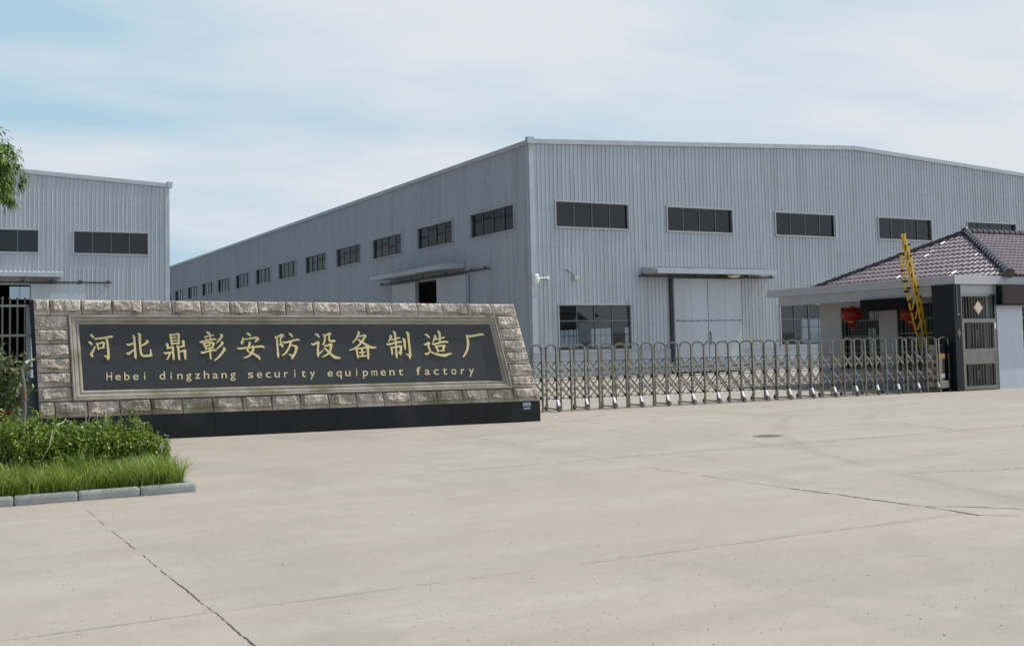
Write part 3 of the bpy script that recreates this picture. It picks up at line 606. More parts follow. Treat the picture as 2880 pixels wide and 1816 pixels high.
def rock(q00, q10, q11, q01, lowcut=True):
    """one split-faced block: rough pillow with a chipped lower edge"""
    bi[0] += 1; k = bi[0]*7.31; wid = math.dist(q00, q10); hei = math.dist(q00, q01); nx = max(12, int(wid/.017)); ny = max(11, int(hei/.017)); gp = .007
    amp = .075+.03*noise.noise(Vector((k, 0, 0))); cutb = .26+.12*noise.noise(Vector((0, k, 0))); tilt = .5*noise.noise(Vector((k, k, 3)))
    vs = []
    for jy in range(ny+1):
        for ix in range(nx+1):
            s, t = ix/nx, jy/ny; s_ = gp/wid+s*(1-2*gp/wid); t_ = gp/hei+t*(1-2*gp/hei)
            p = lerp(lerp(q00, q10, s_), lerp(q01, q11, s_), t_); d = min(s*wid, (1-s)*wid, t*hei*.9, (1-t)*hei*1.6)
            e = min(1, d/.035); e = e*e*(3-2*e); x, y = p[0]*3.2, p[1]*3.2; N = lambda fq, z: noise.noise(Vector((x*fq+k, y*fq, z+k)))
            cut = cutb + .16*N(1.1, 1) + .07*N(3.7, 4)
            h = amp*(.8+.5*N(.8, 0)+.35*N(2.2, 5)+tilt*(s-.5))+.017*N(5.5, 2)+.012*N(12, 3)+.007*N(25, 6)
            if t < cut: h = h*.16-.006+.008*N(6, 8)
            if s < .1+.12*N(1.9, 7): h *= .5
            vs.append(F(p[0], p[1], max(.0, .008+e*h)))
    nv = len(vs); W_ = nx+1; fs = [(jy*W_+ix, jy*W_+ix+1, (jy+1)*W_+ix+1, (jy+1)*W_+ix) for jy in range(ny) for ix in range(nx)]
    ring = [ix for ix in range(nx+1)] + [jy*W_+nx for jy in range(1, ny+1)] + [ny*W_+ix for ix in range(nx-1, -1, -1)] + [jy*W_ for jy in range(ny-1, 0, -1)]
    inv_ = []
    for r_ in ring:
        jy, ix = divmod(r_, W_); s_ = gp/wid+ix/nx*(1-2*gp/wid); t_ = gp/hei+jy/ny*(1-2*gp/hei); p = lerp(lerp(q00, q10, s_), lerp(q01, q11, s_), t_); inv_.append(F(p[0], p[1], -.01))
    m = len(ring); fs += [(ring[i], nv+i, nv+(i+1) % m, ring[(i+1) % m]) for i in range(m)]
    st.add(vs+inv_, fs)
def course(bl, br, tr, tl, first, n):
    L = math.dist(bl, br); ts = [0, first/L] + [first/L+(1-first/L)*i/n for i in range(1, n+1)]
    for a, b2 in zip(ts, ts[1:]): rock(lerp(bl, br, a), lerp(bl, br, b2), lerp(tl, tr, b2), lerp(tl, tr, a))
ltop, rtop, lbot, rbot = (-.108, 1.963), (9.63, 1.842), (-.016, .325), (9.97, .271)
course(ltop, rtop, OQ['TR'], OQ['TL'], .29, 17)
course(OQ['BL'], OQ['BR'], rbot, lbot, .28, 17)
for i in range(6):
    a, b2 = i/6, (i+1)/6
    rock(lerp(lbot, ltop, a), lerp(FQ['BL'], FQ['TL'], a), lerp(FQ['BL'], FQ['TL'], b2), lerp(lbot, ltop, b2))
    rock(lerp(FQ['BR'], FQ['TR'], a), lerp(rbot, rtop, a), lerp(rbot, rtop, b2), lerp(FQ['BR'], FQ['TR'], b2))
st.build('split_stone_border', M_stone, sg, smooth=25)
f = MB(); prof = ((0, -.01), (.0, .06), (.05, .078), (.14, .085), (.23, .078), (.29, .055), (.32, .055), (.345, .066), (.60, .050), (.69, .024), (.74, .03), (.78, .038), (.88, .034), (.93, .02), (1, .003))
ks = ('BL', 'BR', 'TR', 'TL')
for ka, kb in zip(ks, ks[1:]+ks[:1]):
    for (ta, ha), (tb, hb) in zip(prof, prof[1:]):
        pts = [lerp(FQ[ka], PQ[ka], ta), lerp(FQ[kb], PQ[kb], ta), lerp(FQ[kb], PQ[kb], tb), lerp(FQ[ka], PQ[ka], tb)]
        n = max(1, int(math.dist(pts[0], pts[1])/.7))
        for i in range(n):
            f.quad(F(*lerp(pts[0], pts[1], i/n), ha), F(*lerp(pts[0], pts[1], (i+1)/n), ha), F(*lerp(pts[3], pts[2], (i+1)/n), hb), F(*lerp(pts[3], pts[2], i/n), hb))
f.build('carved_frame', M_mould, sg, recalc=True)
f = MB(); f.quad(*[F(*PQ[k], 0) for k in ks]); f.build('name_panel', M_panel, sg, recalc=False)
# brush-written characters: every stroke a ribbon of (along, up, width) in metres on the panel
GLYPHS = [
    [[(0.895,1.584,0.029),(0.92,1.557,0.046),(0.948,1.523,0.029)],[(0.865,1.444,0.029),(0.893,1.42,0.046),(0.917,1.39,0.029)],[(0.973,1.35,0.023),(0.939,1.27,0.034),(0.906,1.205,0.052),(0.931,1.154,0.023)],[(0.97,1.499,0.035),(1.101,1.509,0.038),(1.191,1.525,0.038),(1.258,1.536,0.046),(1.294,1.532,0.029)],[(0.995,1.409,0.026),(1.017,1.382,0.035),(1.031,1.31,0.029),(1.037,1.283,0.014)],[(1.006,1.406,0.026),(1.067,1.411,0.026),(1.106,1.428,0.038),(1.14,1.409,0.035)],[(1.134,1.409,0.04),(1.123,1.362,0.04),(1.117,1.32,0.032)],[(1.039,1.31,0.023),(1.09,1.324,0.026),(1.137,1.326,0.029)],[(1.179,1.492,0.046),(1.193,1.432,0.038),(1.207,1.3,0.041),(1.212,1.193,0.049),(1.212,1.133,0.052),(1.206,1.088,0.017)],[(1.206,1.127,0.052),(1.167,1.158,0.029),(1.137,1.167,0.017)]],
    [[(1.662,1.547,0.035),(1.681,1.514,0.044),(1.689,1.411,0.038),(1.699,1.23,0.041),(1.704,1.145,0.047),(1.714,1.1,0.018)],[(1.547,1.386,0.023),(1.578,1.371,0.038),(1.629,1.385,0.032),(1.675,1.396,0.029)],[(1.549,1.209,0.035),(1.583,1.199,0.044),(1.628,1.237,0.035),(1.685,1.272,0.023)],[(1.753,1.588,0.024),(1.784,1.56,0.053),(1.786,1.439,0.044),(1.796,1.288,0.038),(1.81,1.191,0.041),(1.849,1.151,0.038),(1.918,1.152,0.041),(1.987,1.157,0.047),(2.007,1.162,0.035)],[(1.99,1.163,0.041),(1.984,1.223,0.029),(1.982,1.275,0.018)],[(1.909,1.449,0.035),(1.926,1.424,0.053),(1.868,1.377,0.035),(1.808,1.342,0.021)]],
    [[(2.339,1.557,0.024),(2.359,1.52,0.045),(2.375,1.41,0.039),(2.38,1.343,0.018)],[(2.339,1.554,0.03),(2.441,1.559,0.03),(2.482,1.57,0.039),(2.522,1.548,0.036)],[(2.514,1.548,0.045),(2.507,1.456,0.045),(2.508,1.368,0.03)],[(2.385,1.495,0.024),(2.428,1.504,0.03),(2.46,1.5,0.027)],[(2.393,1.437,0.024),(2.433,1.442,0.03),(2.465,1.442,0.027)],[(2.386,1.37,0.03),(2.439,1.384,0.03),(2.514,1.38,0.03)],[(2.29,1.375,0.048),(2.301,1.326,0.042),(2.304,1.283,0.036)],[(2.292,1.289,0.036),(2.356,1.303,0.036),(2.391,1.312,0.039),(2.414,1.299,0.024)],[(2.394,1.306,0.042),(2.402,1.214,0.036),(2.406,1.129,0.045),(2.411,1.068,0.03)],[(2.233,1.203,0.027),(2.268,1.193,0.044),(2.332,1.206,0.03),(2.39,1.211,0.027)],[(2.335,1.191,0.042),(2.325,1.143,0.036),(2.302,1.095,0.03),(2.275,1.071,0.018)],[(2.479,1.331,0.036),(2.498,1.285,0.045),(2.506,1.181,0.039),(2.511,1.102,0.042),(2.519,1.056,0.024)],[(2.591,1.424,0.054),(2.599,1.369,0.045),(2.598,1.32,0.042)],[(2.513,1.309,0.027),(2.566,1.32,0.03),(2.619,1.319,0.027)],[(2.524,1.211,0.03),(2.571,1.226,0.033),(2.612,1.243,0.036),(2.647,1.23,0.024)],[(2.62,1.228,0.048),(2.625,1.148,0.048),(2.633,1.062,0.027)]],
    [[(3.042,1.592,0.027),(3.077,1.579,0.046),(3.103,1.548,0.027)],[(2.999,1.503,0.024),(3.064,1.514,0.03),(3.124,1.529,0.03),(3.178,1.534,0.021)],[(3.022,1.475,0.024),(3.039,1.447,0.03)],[(3.117,1.495,0.03),(3.102,1.449,0.033)],[(2.911,1.403,0.024),(2.944,1.402,0.039),(3.033,1.422,0.033),(3.134,1.442,0.036),(3.188,1.453,0.04),(3.221,1.443,0.024)],[(2.967,1.368,0.021),(2.996,1.343,0.039),(3.019,1.287,0.036),(3.03,1.246,0.021)],[(2.979,1.368,0.024),(3.062,1.384,0.03),(3.133,1.386,0.036),(3.175,1.37,0.042)],[(3.172,1.37,0.049),(3.159,1.321,0.039),(3.143,1.266,0.024)],[(3.034,1.32,0.03),(3.073,1.332,0.033),(3.112,1.343,0.027)],[(3.036,1.265,0.024),(3.084,1.279,0.027),(3.143,1.29,0.024)],[(2.928,1.196,0.03),(2.964,1.189,0.042),(3.041,1.209,0.033),(3.13,1.229,0.036),(3.19,1.237,0.033),(3.22,1.218,0.018)],[(3.093,1.267,0.036),(3.1,1.199,0.036),(3.105,1.125,0.033),(3.11,1.057,0.027)],[(3.307,1.547,0.031),(3.333,1.516,0.055),(3.29,1.448,0.037),(3.229,1.375,0.018)],[(3.322,1.395,0.03),(3.339,1.37,0.052),(3.293,1.312,0.037),(3.229,1.254,0.021)],[(3.361,1.276,0.037),(3.375,1.242,0.055),(3.32,1.163,0.046),(3.253,1.084,0.039),(3.183,1.027,0.021)]],
    [[(3.819,1.564,0.028),(3.859,1.544,0.046),(3.897,1.5,0.025)],[(3.738,1.478,0.025),(3.74,1.434,0.031),(3.724,1.384,0.055),(3.72,1.347,0.031)],[(3.756,1.437,0.028),(3.85,1.448,0.031),(3.942,1.462,0.034),(3.997,1.467,0.053),(4.052,1.441,0.043)],[(4.033,1.441,0.068),(4.008,1.41,0.043),(3.971,1.386,0.022)],[(3.864,1.382,0.025),(3.875,1.356,0.052),(3.853,1.294,0.037),(3.827,1.232,0.037),(3.838,1.198,0.031),(3.904,1.162,0.031),(3.964,1.13,0.04),(4.024,1.091,0.046),(4.054,1.053,0.043),(4.063,1.028,0.025)],[(3.932,1.308,0.031),(3.943,1.255,0.046),(3.917,1.181,0.046),(3.867,1.119,0.04),(3.805,1.08,0.031),(3.756,1.069,0.025)],[(3.628,1.268,0.018),(3.676,1.254,0.04),(3.785,1.265,0.034),(3.907,1.275,0.034),(4.017,1.285,0.037),(4.115,1.289,0.04),(4.152,1.269,0.031)]],
    [[(4.379,1.479,0.025),(4.409,1.447,0.044),(4.418,1.327,0.037),(4.424,1.201,0.037),(4.428,1.119,0.047),(4.433,1.062,0.028)],[(4.398,1.472,0.031),(4.454,1.49,0.034),(4.505,1.515,0.056),(4.554,1.495,0.031)],[(4.522,1.489,0.056),(4.484,1.433,0.031),(4.491,1.357,0.034),(4.517,1.306,0.047),(4.519,1.265,0.025)],[(4.456,1.326,0.019),(4.499,1.306,0.038)],[(4.658,1.538,0.025),(4.698,1.518,0.047),(4.728,1.47,0.028)],[(4.538,1.372,0.031),(4.575,1.359,0.035),(4.681,1.382,0.038),(4.776,1.406,0.038),(4.833,1.414,0.041),(4.864,1.401,0.025)],[(4.687,1.366,0.05),(4.673,1.303,0.044),(4.627,1.215,0.041),(4.574,1.141,0.038),(4.511,1.095,0.022)],[(4.698,1.302,0.028),(4.747,1.289,0.031),(4.797,1.263,0.063),(4.781,1.174,0.047),(4.748,1.105,0.047),(4.715,1.062,0.056),(4.705,1.024,0.022)],[(4.716,1.075,0.05),(4.679,1.101,0.031),(4.645,1.12,0.019)]],
    [[(5.189,1.524,0.026),(5.239,1.501,0.054),(5.272,1.449,0.022)],[(5.109,1.321,0.032),(5.15,1.311,0.038),(5.221,1.345,0.045),(5.247,1.354,0.051)],[(5.25,1.354,0.051),(5.244,1.284,0.041),(5.235,1.201,0.041),(5.235,1.105,0.054),(5.233,1.058,0.032)],[(5.241,1.105,0.044),(5.29,1.142,0.029),(5.343,1.192,0.019)],[(5.354,1.505,0.032),(5.385,1.473,0.042),(5.382,1.39,0.038),(5.367,1.339,0.035),(5.337,1.294,0.019)],[(5.392,1.492,0.032),(5.444,1.51,0.038),(5.483,1.526,0.051),(5.521,1.519,0.026)],[(5.479,1.516,0.051),(5.473,1.439,0.042),(5.478,1.388,0.045),(5.515,1.368,0.042),(5.567,1.373,0.051),(5.602,1.366,0.022)],[(5.375,1.278,0.026),(5.423,1.28,0.038),(5.487,1.304,0.048),(5.532,1.303,0.026)],[(5.506,1.297,0.064),(5.497,1.221,0.048),(5.475,1.151,0.048),(5.416,1.095,0.038),(5.322,1.049,0.022)],[(5.361,1.24,0.026),(5.407,1.197,0.038),(5.468,1.132,0.042),(5.53,1.073,0.051),(5.593,1.033,0.058),(5.682,1.018,0.032)]],
    [[(6.082,1.552,0.039),(6.098,1.525,0.055),(6.055,1.442,0.039),(6.014,1.384,0.032),(5.959,1.331,0.023)],[(6.082,1.451,0.033),(6.148,1.466,0.033),(6.201,1.482,0.039),(6.246,1.468,0.046)],[(6.233,1.465,0.059),(6.184,1.394,0.049),(6.135,1.324,0.046),(6.067,1.254,0.036),(5.987,1.204,0.032),(5.888,1.174,0.023)],[(6.053,1.4,0.019),(6.092,1.383,0.039),(6.149,1.343,0.039),(6.219,1.296,0.042),(6.289,1.25,0.052),(6.36,1.222,0.046),(6.449,1.22,0.029)],[(6.019,1.203,0.026),(6.037,1.171,0.039),(6.05,1.074,0.036),(6.06,1.003,0.023)],[(6.045,1.2,0.029),(6.15,1.21,0.032),(6.229,1.228,0.042),(6.287,1.211,0.039)],[(6.271,1.208,0.065),(6.274,1.133,0.042),(6.278,1.069,0.049),(6.271,0.975,0.026)],[(6.146,1.194,0.039),(6.153,1.117,0.039),(6.153,1.052,0.032)],[(6.091,1.118,0.029),(6.153,1.123,0.026),(6.215,1.131,0.029)],[(6.071,1.044,0.029),(6.156,1.046,0.032),(6.241,1.05,0.032)]],
    [[(6.77,1.462,0.053),(6.775,1.429,0.059),(6.749,1.377,0.033),(6.72,1.326,0.02)],[(6.776,1.374,0.026),(6.843,1.382,0.04),(6.911,1.407,0.046),(6.975,1.416,0.023)],[(6.679,1.287,0.03),(6.725,1.28,0.04),(6.839,1.304,0.036),(6.941,1.325,0.04),(7.001,1.327,0.033)],[(6.831,1.553,0.03),(6.863,1.513,0.056),(6.868,1.415,0.04),(6.875,1.284,0.036),(6.876,1.153,0.04),(6.878,1.055,0.053),(6.885,0.99,0.026)],[(6.762,1.217,0.033),(6.78,1.181,0.04),(6.787,1.103,0.039),(6.788,1.063,0.026)],[(6.782,1.217,0.026),(6.849,1.215,0.033),(6.936,1.237,0.04),(6.997,1.235,0.033)],[(6.98,1.236,0.05),(6.976,1.151,0.05),(6.969,1.085,0.053),(6.965,1.059,0.033)],[(6.956,1.086,0.046),(6.92,1.113,0.023)],[(7.031,1.395,0.033),(7.063,1.359,0.056),(7.065,1.267,0.05),(7.071,1.172,0.03)],[(7.112,1.532,0.033),(7.147,1.489,0.06),(7.156,1.344,0.04),(7.168,1.179,0.043),(7.173,1.061,0.056),(7.161,0.97,0.03)],[(7.161,1.029,0.06),(7.122,1.053,0.033),(7.086,1.07,0.02)]],
    [[(7.523,1.479,0.027),(7.569,1.455,0.05),(7.611,1.402,0.03)],[(7.73,1.449,0.04),(7.742,1.419,0.061),(7.715,1.367,0.04),(7.685,1.314,0.02)],[(7.742,1.369,0.034),(7.818,1.378,0.037),(7.888,1.397,0.044),(7.947,1.406,0.031)],[(7.8,1.548,0.027),(7.836,1.504,0.054),(7.84,1.398,0.041),(7.841,1.298,0.041)],[(7.676,1.275,0.04),(7.723,1.267,0.04),(7.834,1.295,0.037),(7.925,1.31,0.044),(8.014,1.305,0.037)],[(7.734,1.214,0.034),(7.763,1.18,0.047),(7.783,1.113,0.037),(7.785,1.087,0.017)],[(7.741,1.217,0.03),(7.831,1.225,0.034),(7.92,1.227,0.041),(7.957,1.213,0.027)],[(7.92,1.217,0.061),(7.906,1.157,0.047),(7.921,1.12,0.034)],[(7.801,1.123,0.027),(7.921,1.12,0.03)],[(7.481,1.262,0.02),(7.525,1.264,0.037),(7.581,1.296,0.047),(7.611,1.286,0.027)],[(7.591,1.283,0.054),(7.58,1.217,0.04),(7.607,1.144,0.037),(7.612,1.097,0.03)],[(7.501,1.067,0.033),(7.541,1.059,0.047),(7.591,1.091,0.027),(7.632,1.097,0.023),(7.719,1.062,0.034),(7.82,1.033,0.047),(7.929,1.021,0.064),(8.013,1.042,0.047),(8.083,1.06,0.02)]],
    [[(8.432,1.438,0.034),(8.513,1.42,0.043),(8.654,1.437,0.043),(8.772,1.458,0.049),(8.842,1.445,0.02)],[(8.454,1.415,0.046),(8.467,1.293,0.054),(8.455,1.182,0.051),(8.417,1.088,0.045),(8.385,1.033,0.043),(8.338,0.976,0.025)]],
]
def ribbon(mb, st_, z0, z1):
    pts = [Vector((a, b2)) for a, b2, w in st_]; ws = [w for *_, w in st_]; Lf, Rt = [], []
    fine, fw = [], []
    for i in range(len(pts)-1):                      # round the polyline a little
        p0, p1, p2, p3 = pts[max(i-1, 0)], pts[i], pts[i+1], pts[min(i+2, len(pts)-1)]
        for k in range(4):
            t = k/4; fine.append(.5*((2*p1)+(p2-p0)*t+(2*p0-5*p1+4*p2-p3)*t*t+(3*p1-p0-3*p2+p3)*t**3)); fw.append(ws[i]+(ws[i+1]-ws[i])*t)
    fine.append(pts[-1]); fw.append(ws[-1]); n = len(fine)
    for i in range(n):
        t = (fine[min(i+1, n-1)]-fine[max(i-1, 0)]).normalized(); s = Vector((-t.y, t.x)); Lf.append(fine[i]+s*fw[i]/2); Rt.append(fine[i]-s*fw[i]/2)
    t0 = (fine[1]-fine[0]).normalized(); t1 = (fine[-1]-fine[-2]).normalized()
    Lf.insert(0, fine[0]-t0*fw[0]*.35+Vector((-t0.y, t0.x))*fw[0]*.2); Rt.insert(0, fine[0]-t0*fw[0]*.35-Vector((-t0.y, t0.x))*fw[0]*.2)
    Lf.append(fine[-1]+t1*fw[-1]*.35+Vector((-t1.y, t1.x))*fw[-1]*.2); Rt.append(fine[-1]+t1*fw[-1]*.35-Vector((-t1.y, t1.x))*fw[-1]*.2)
    n = len(Lf); vs = [F(p.x, p.y, z1) for p in Lf]+[F(p.x, p.y, z1) for p in Rt]+[F(p.x, p.y, z0) for p in Lf]+[F(p.x, p.y, z0) for p in Rt]
    fs = [(i, n+i, n+i+1, i+1) for i in range(n-1)]+[(i, i+1, 2*n+i+1, 2*n+i) for i in range(n-1)]+[(n+i+1, n+i, 3*n+i, 3*n+i+1) for i in range(n-1)]+[(0, 2*n, 3*n, n), (n-1, 2*n-1, 4*n-1, 3*n-1)]
    mb.add(vs, fs)
for gl in GLYPHS:
    f = MB()
    for i, s_ in enumerate(gl): ribbon(f, s_, .001, .010+.0007*i)
    f.build('gold_character', M_gold, sg, recalc=False)
LETTERS = [(1.227,0.7,0.152),(1.386,0.698,0.153),(1.546,0.696,0.153),(1.707,0.694,0.154),(1.869,0.692,0.154),(2.031,0.69,0.154),(2.194,0.688,0.155),(2.358,0.685,0.155),(2.523,0.683,0.156),(2.689,0.681,0.156),(2.856,0.679,0.156),(3.024,0.677,0.157),(3.193,0.675,0.157),(3.362,0.673,0.158),(3.532,0.671,0.158),(3.704,0.668,0.159),(3.876,0.666,0.159),(4.049,0.664,0.159),(4.223,0.662,0.16),(4.399,0.66,0.16),(4.575,0.657,0.161),(4.752,0.655,0.161),(4.93,0.653,0.162),(5.109,0.651,0.162),(5.289,0.648,0.163),(5.47,0.646,0.163),(5.652,0.644,0.163),(5.835,0.641,0.164),(6.019,0.639,0.164),(6.204,0.637,0.165),(6.39,0.634,0.165),(6.577,0.632,0.166),(6.765,0.63,0.166),(6.955,0.627,0.167),(7.145,0.625,0.167),(7.337,0.622,0.168),(7.529,0.62,0.168),(7.723,0.618,0.169),(7.918,0.615,0.169),(8.114,0.613,0.17),(8.311,0.61,0.17),(8.509,0.608,0.171)]
TXT = 'Hebei dingzhang security equipment factory'
def text_mesh(ch, size, width=None, bold=.004):
    cu = bpy.data.curves.new('t', 'FONT'); cu.body = ch; cu.size = 1; cu.extrude = 0; cu.offset = bold; cu.resolution_u = 4; cu.align_x = 'CENTER'
    o = bpy.data.objects.new('t', cu); COL.objects.link(o); bpy.context.view_layer.update()
    me = bpy.data.meshes.new_from_object(o.evaluated_get(bpy.context.evaluated_depsgraph_get()))
    vs = [q.co.copy() for q in me.vertices]; fs = [tuple(p.vertices) for p in me.polygons]
    bpy.data.objects.remove(o); bpy.data.curves.remove(cu); bpy.data.meshes.remove(me); return vs, fs
gc = {}
for ch, (uu, vv, cap) in zip(TXT, LETTERS):
    if ch == ' ': continue
    if ch not in gc: gc[ch] = text_mesh(ch, 1)
    f = MB(); vs, fs = gc[ch]; k = cap/.70; wd = max(q.x for q in vs)-min(q.x for q in vs); kx = cap*{'i': .14, 'r': .48, 't': .60, 'f': .60, 'm': .76}.get(ch, .655)/wd
    xm = (min(q.x for q in vs)+max(q.x for q in vs))/2
    f.add([F(uu+(q.x-xm)*kx, vv+q.y*k, .006) for q in vs], fs); f.build('latin_letter', M_gold2, sg, recalc=False)
f = MB(); f.box(9.637, 9.822, -.006, 0, .338, .418); f.build('maker_plate', mat('pale_blue_plate', (.26, .32, .40), .4, 0, .5, .25, 25), sg)
f = MB()   # small white characters under the plate
for k, ss in enumerate((((0, 1, 1, 1), (.5, 1.3, .5, 0), (.1, .6, .9, .6), (.2, .2, .5, 0)), ((.25, 1.2, .25, .2), (.75, 1.2, .75, .2), (0, .1, 1, .1), (0, .9, .1, .4), (1, .9, .9, .4)),
                        ((0, 1, .6, 1), (.3, 1.2, .3, 0), (0, .5, .6, .5), (.8, 1.1, .8, .3), (1, 1.2, 1, 0)), ((.1, 1.1, .9, 1.1), (.5, 1.1, .5, 0), (.1, .6, .9, .6), (.1, .05, .9, .05)))):
    for i, (xa, ya, xb, yb) in enumerate(ss):
        x0_ = 9.652+.043*k; f.bar((x0_+xa*.03, -.004-.0004*i, .268+ya*.036), (x0_+xb*.03, -.004-.0004*i, .268+yb*.036), .0075, .002, (0, 1, 0))
f.build('maker_lettering', mat('white_paint', (.62, .64, .66), .5), sg)

# ---------------------------------------------------------------- guard house
gh = empty('guard_house', (27.9, 23.25, 0), 'white guard house with a glazed brown hipped tile roof at the gate', 'guard house')
gi = gh.matrix_world.inverted()
WX, WY0, WY1, HX1 = 29.6, 23.27, 30.65, 43.0
win1, win2 = (27.84, 29.6, .55, 2.78), (24.2, 27.03, .55, 2.78); win3 = (31.0, 33.4, .67, 2.56)
f = MB(gi)
def wallx(mb, x, t, y0, y1, z1, holes):
    ys = sorted({y0, y1, *[h[0] for h in holes], *[h[1] for h in holes]})
    for a, b2 in zip(ys, ys[1:]):
        h = next((h for h in holes if h[0] <= a and b2 <= h[1]), None)
        if h: mb.box(x, x+t, a, b2, 0, h[2]); mb.box(x, x+t, a, b2, h[3], z1)
        else: mb.box(x, x+t, a, b2, 0, z1)
wallx(f, WX, .22, WY0+.22, WY1, 3.225, [win1, win2]); f.box(WX+.22, HX1, WY1-.22, WY1, 0, 3.225)
f.box(28.215, 29.76, 23.32, 23.5, 2.93, 3.225)
f.build('wall', M_white, gh)
f = MB(gi); f.box(29.8, 31.0, 23.25, 23.47, 0, 3.225); f.box(31.0, 33.4, 23.25, 23.47, 0, win3[2]); f.box(31.0, 33.4, 23.25, 23.47, win3[3], 3.225); f.box(33.4, HX1, 23.25, 23.47, 0, 3.225)
f.build('tiled_wall', M_tilewall, gh)
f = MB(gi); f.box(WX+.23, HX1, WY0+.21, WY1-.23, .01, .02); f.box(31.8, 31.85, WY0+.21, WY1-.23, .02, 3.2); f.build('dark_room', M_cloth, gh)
f = MB(gi); f.box(28.22, 29.58, 24.075, 24.12, 0, 3.22); f.build('door_shade_panel', mat('door_shade_brown', (.045, .036, .032), .8), gh)  # added dark panel, its colour stands in for shade behind the door bars
f = MB(gi); f.box(27.94, HX1+.3, 23.22, 31.62, 3.235, 3.50, .006); f.build('canopy_slab', M_fascia, gh)
f = MB(gi); f.box(28.02, 28.27, 24.08, 31.05, 2.90, 3.233); f.box(28.27, 29.59, 30.85, 31.05, 2.92, 3.233); f.build('beam', M_white, gh)
f = MB(gi); f.box(27.9, 28.212, 23.25, 24.075, 0, 3.233, .006); f.build('column', M_darkgran, gh)
f = MB(gi); f.bar((28.02, 23.241, 2.3), (28.02, 23.241, 3.2), .035, .02, (0, 1, 0)); f.tube([(28.03, 23.235, 2.3), (28.1, 23.225, 2.32), (28.21, 23.23, 2.32)], .012, 6); f.build('conduit', M_steeldull, gh)
def diamond(mb, c, w, h, y, t):
    n = 4
    for k, (r0, d) in enumerate(((1, t), (.72, t*1.6), (.5, t*1.1))):
        vs = [(c[0]+w*r0*a, y-d, c[1]+h*r0*b2) for a, b2 in ((0, 1), (1, 0), (0, -1), (-1, 0))]; bs = [(p[0], y, p[2]) for p in vs]
        mb.add(vs+bs, ((0, 1, 2, 3), (0, 4, 5, 1), (1, 5, 6, 2), (2, 6, 7, 3), (3, 7, 4, 0)))
f = MB(gi); diamond(f, (28.05, 1.75), .095, .17, 23.249, .012); f.build('column_ornament', M_steeldull, gh)

# barred windows: dark glass, stainless bars
def barred(p0, p1, ax, z0, z1, n, hs, plane, out, name='barred_window'):
    f = MB(gi); P = (lambda s, z, d=0: (plane+out*d, s, z)) if ax == 'y' else (lambda s, z, d=0: (s, plane+out*d, z))
    hint = (1, 0, 0) if ax == 'y' else (0, 1, 0)
    for s in (p0, p1): f.bar(P(s, z0), P(s, z1), .05, .05, hint)
    for z in (z0, z1): f.bar(P(p0, z, .002), P(p1, z, .002), .05, .05, hint)
    w = f.build(name, M_steeldull, gh)
    f = MB(gi)
    for k in range(1, n): s = p0+(p1-p0)*k/n; f.tube([P(s, z0+.02), P(s, z1-.02)], .011, 6)
    for z in hs: f.bar(P(p0+.02, z, .015), P(p1-.02, z, .015), .03, .014, hint)
    f.build('bars', M_steeldull, w)
    f = MB(gi); f.quad(P(p0, z0, -.13), P(p1, z0, -.13), P(p1, z1, -.13), P(p0, z1, -.13)); f.build('glass', M_glassdark, w, recalc=False)
    return w
w = barred(win1[0], win1[1], 'y', win1[2], win1[3], 13, (1.36, 1.74, 2.28), WX+.06, -1)
f = MB(gi)
for k in range(4): f.box(WX+.17, WX+.185, 28.16+.085*k, 28.215+.085*k, .9, 2.02)
for k in range(5): f.box(WX+.17, WX+.185, 28.02+.085*k, 28.08+.085*k, 2.3, 2.72)
f.build('curtain', mat('pale_curtain', (.55, .56, .58), .8), w)
barred(win2[0], win2[1], 'y', win2[2], win2[3], 19, (1.36, 1.8, 2.28), WX+.06, -1)
barred(win3[0], win3[1], 'x', win3[2], win3[3], 16, (1.25, 1.75, 2.2), 23.30, -1)

# stainless pedestrian door between column and wall
f = MB(gi); Y_ = 23.30
for x in (28.235, 29.765): f.box(x-.03, x+.03, Y_-.03, Y_+.05, .02, 2.89)
f.box(28.2, 29.8, Y_-.035, Y_+.05, 2.86, 2.925); f.box(28.265, 29.735, Y_-.034, Y_+.05, 2.06, 2.18); f.box(28.265, 29.735, Y_-.034, Y_+.05, .03, .14)
f.box(28.265, 29.735, Y_-.034, Y_+.05, 1.20, 1.27); f.box(28.265, 29.735, Y_-.034, Y_+.05, .80, .86); f.box(28.265, 29.735, Y_-.018, Y_+.03, .86, 1.20)
for x in (28.30, 29.70): f.box(x-.034, x+.034, Y_-.025, Y_+.04, .14, 2.06)
d = f.build('security_door', M_doorsteel, gh)
def grille(lo, hi, r, beads):
    f = MB(gi)
    for k in range(11): x = 28.36+.128*k; f.tube([(x, Y_, lo-.01), (x, Y_, hi+.01)], r, 6)
    for x, a, c in beads:
        n = int((c-a)/.06)
        for k in range(n): f.ell((x, Y_-.005, a+.03+(c-a-.06)*k/(n-1)), .034, .012, .022, 8, 5)
    f.build('grille', M_steeldull, d)
grille(2.18, 2.86, .014, ()); grille(1.27, 2.06, .015, ((28.55, 1.3, 2.03), (29.31, 1.3, 2.03), (28.93, 1.5, 1.82))); grille(.14, .80, .015, ((28.55, .16, .78), (29.31, .16, .78), (28.93, .36, .60)))
f = MB(gi); diamond(f, (28.99, 2.52), .205, .21, Y_-.02, .015); f.build('brass_ornament', mat('worn_brass', (.55, .47, .34), .35, .9, .5, .3, 25), d)
f = MB(gi); f.box(29.66, 29.72, Y_-.06, Y_-.026, 1.86, 2.05); f.tube([(29.69, Y_-.06, 1.97), (29.69, Y_-.10, 1.97), (29.60, Y_-.10, 1.97)], .012, 6); f.build('handle', M_alu, d)

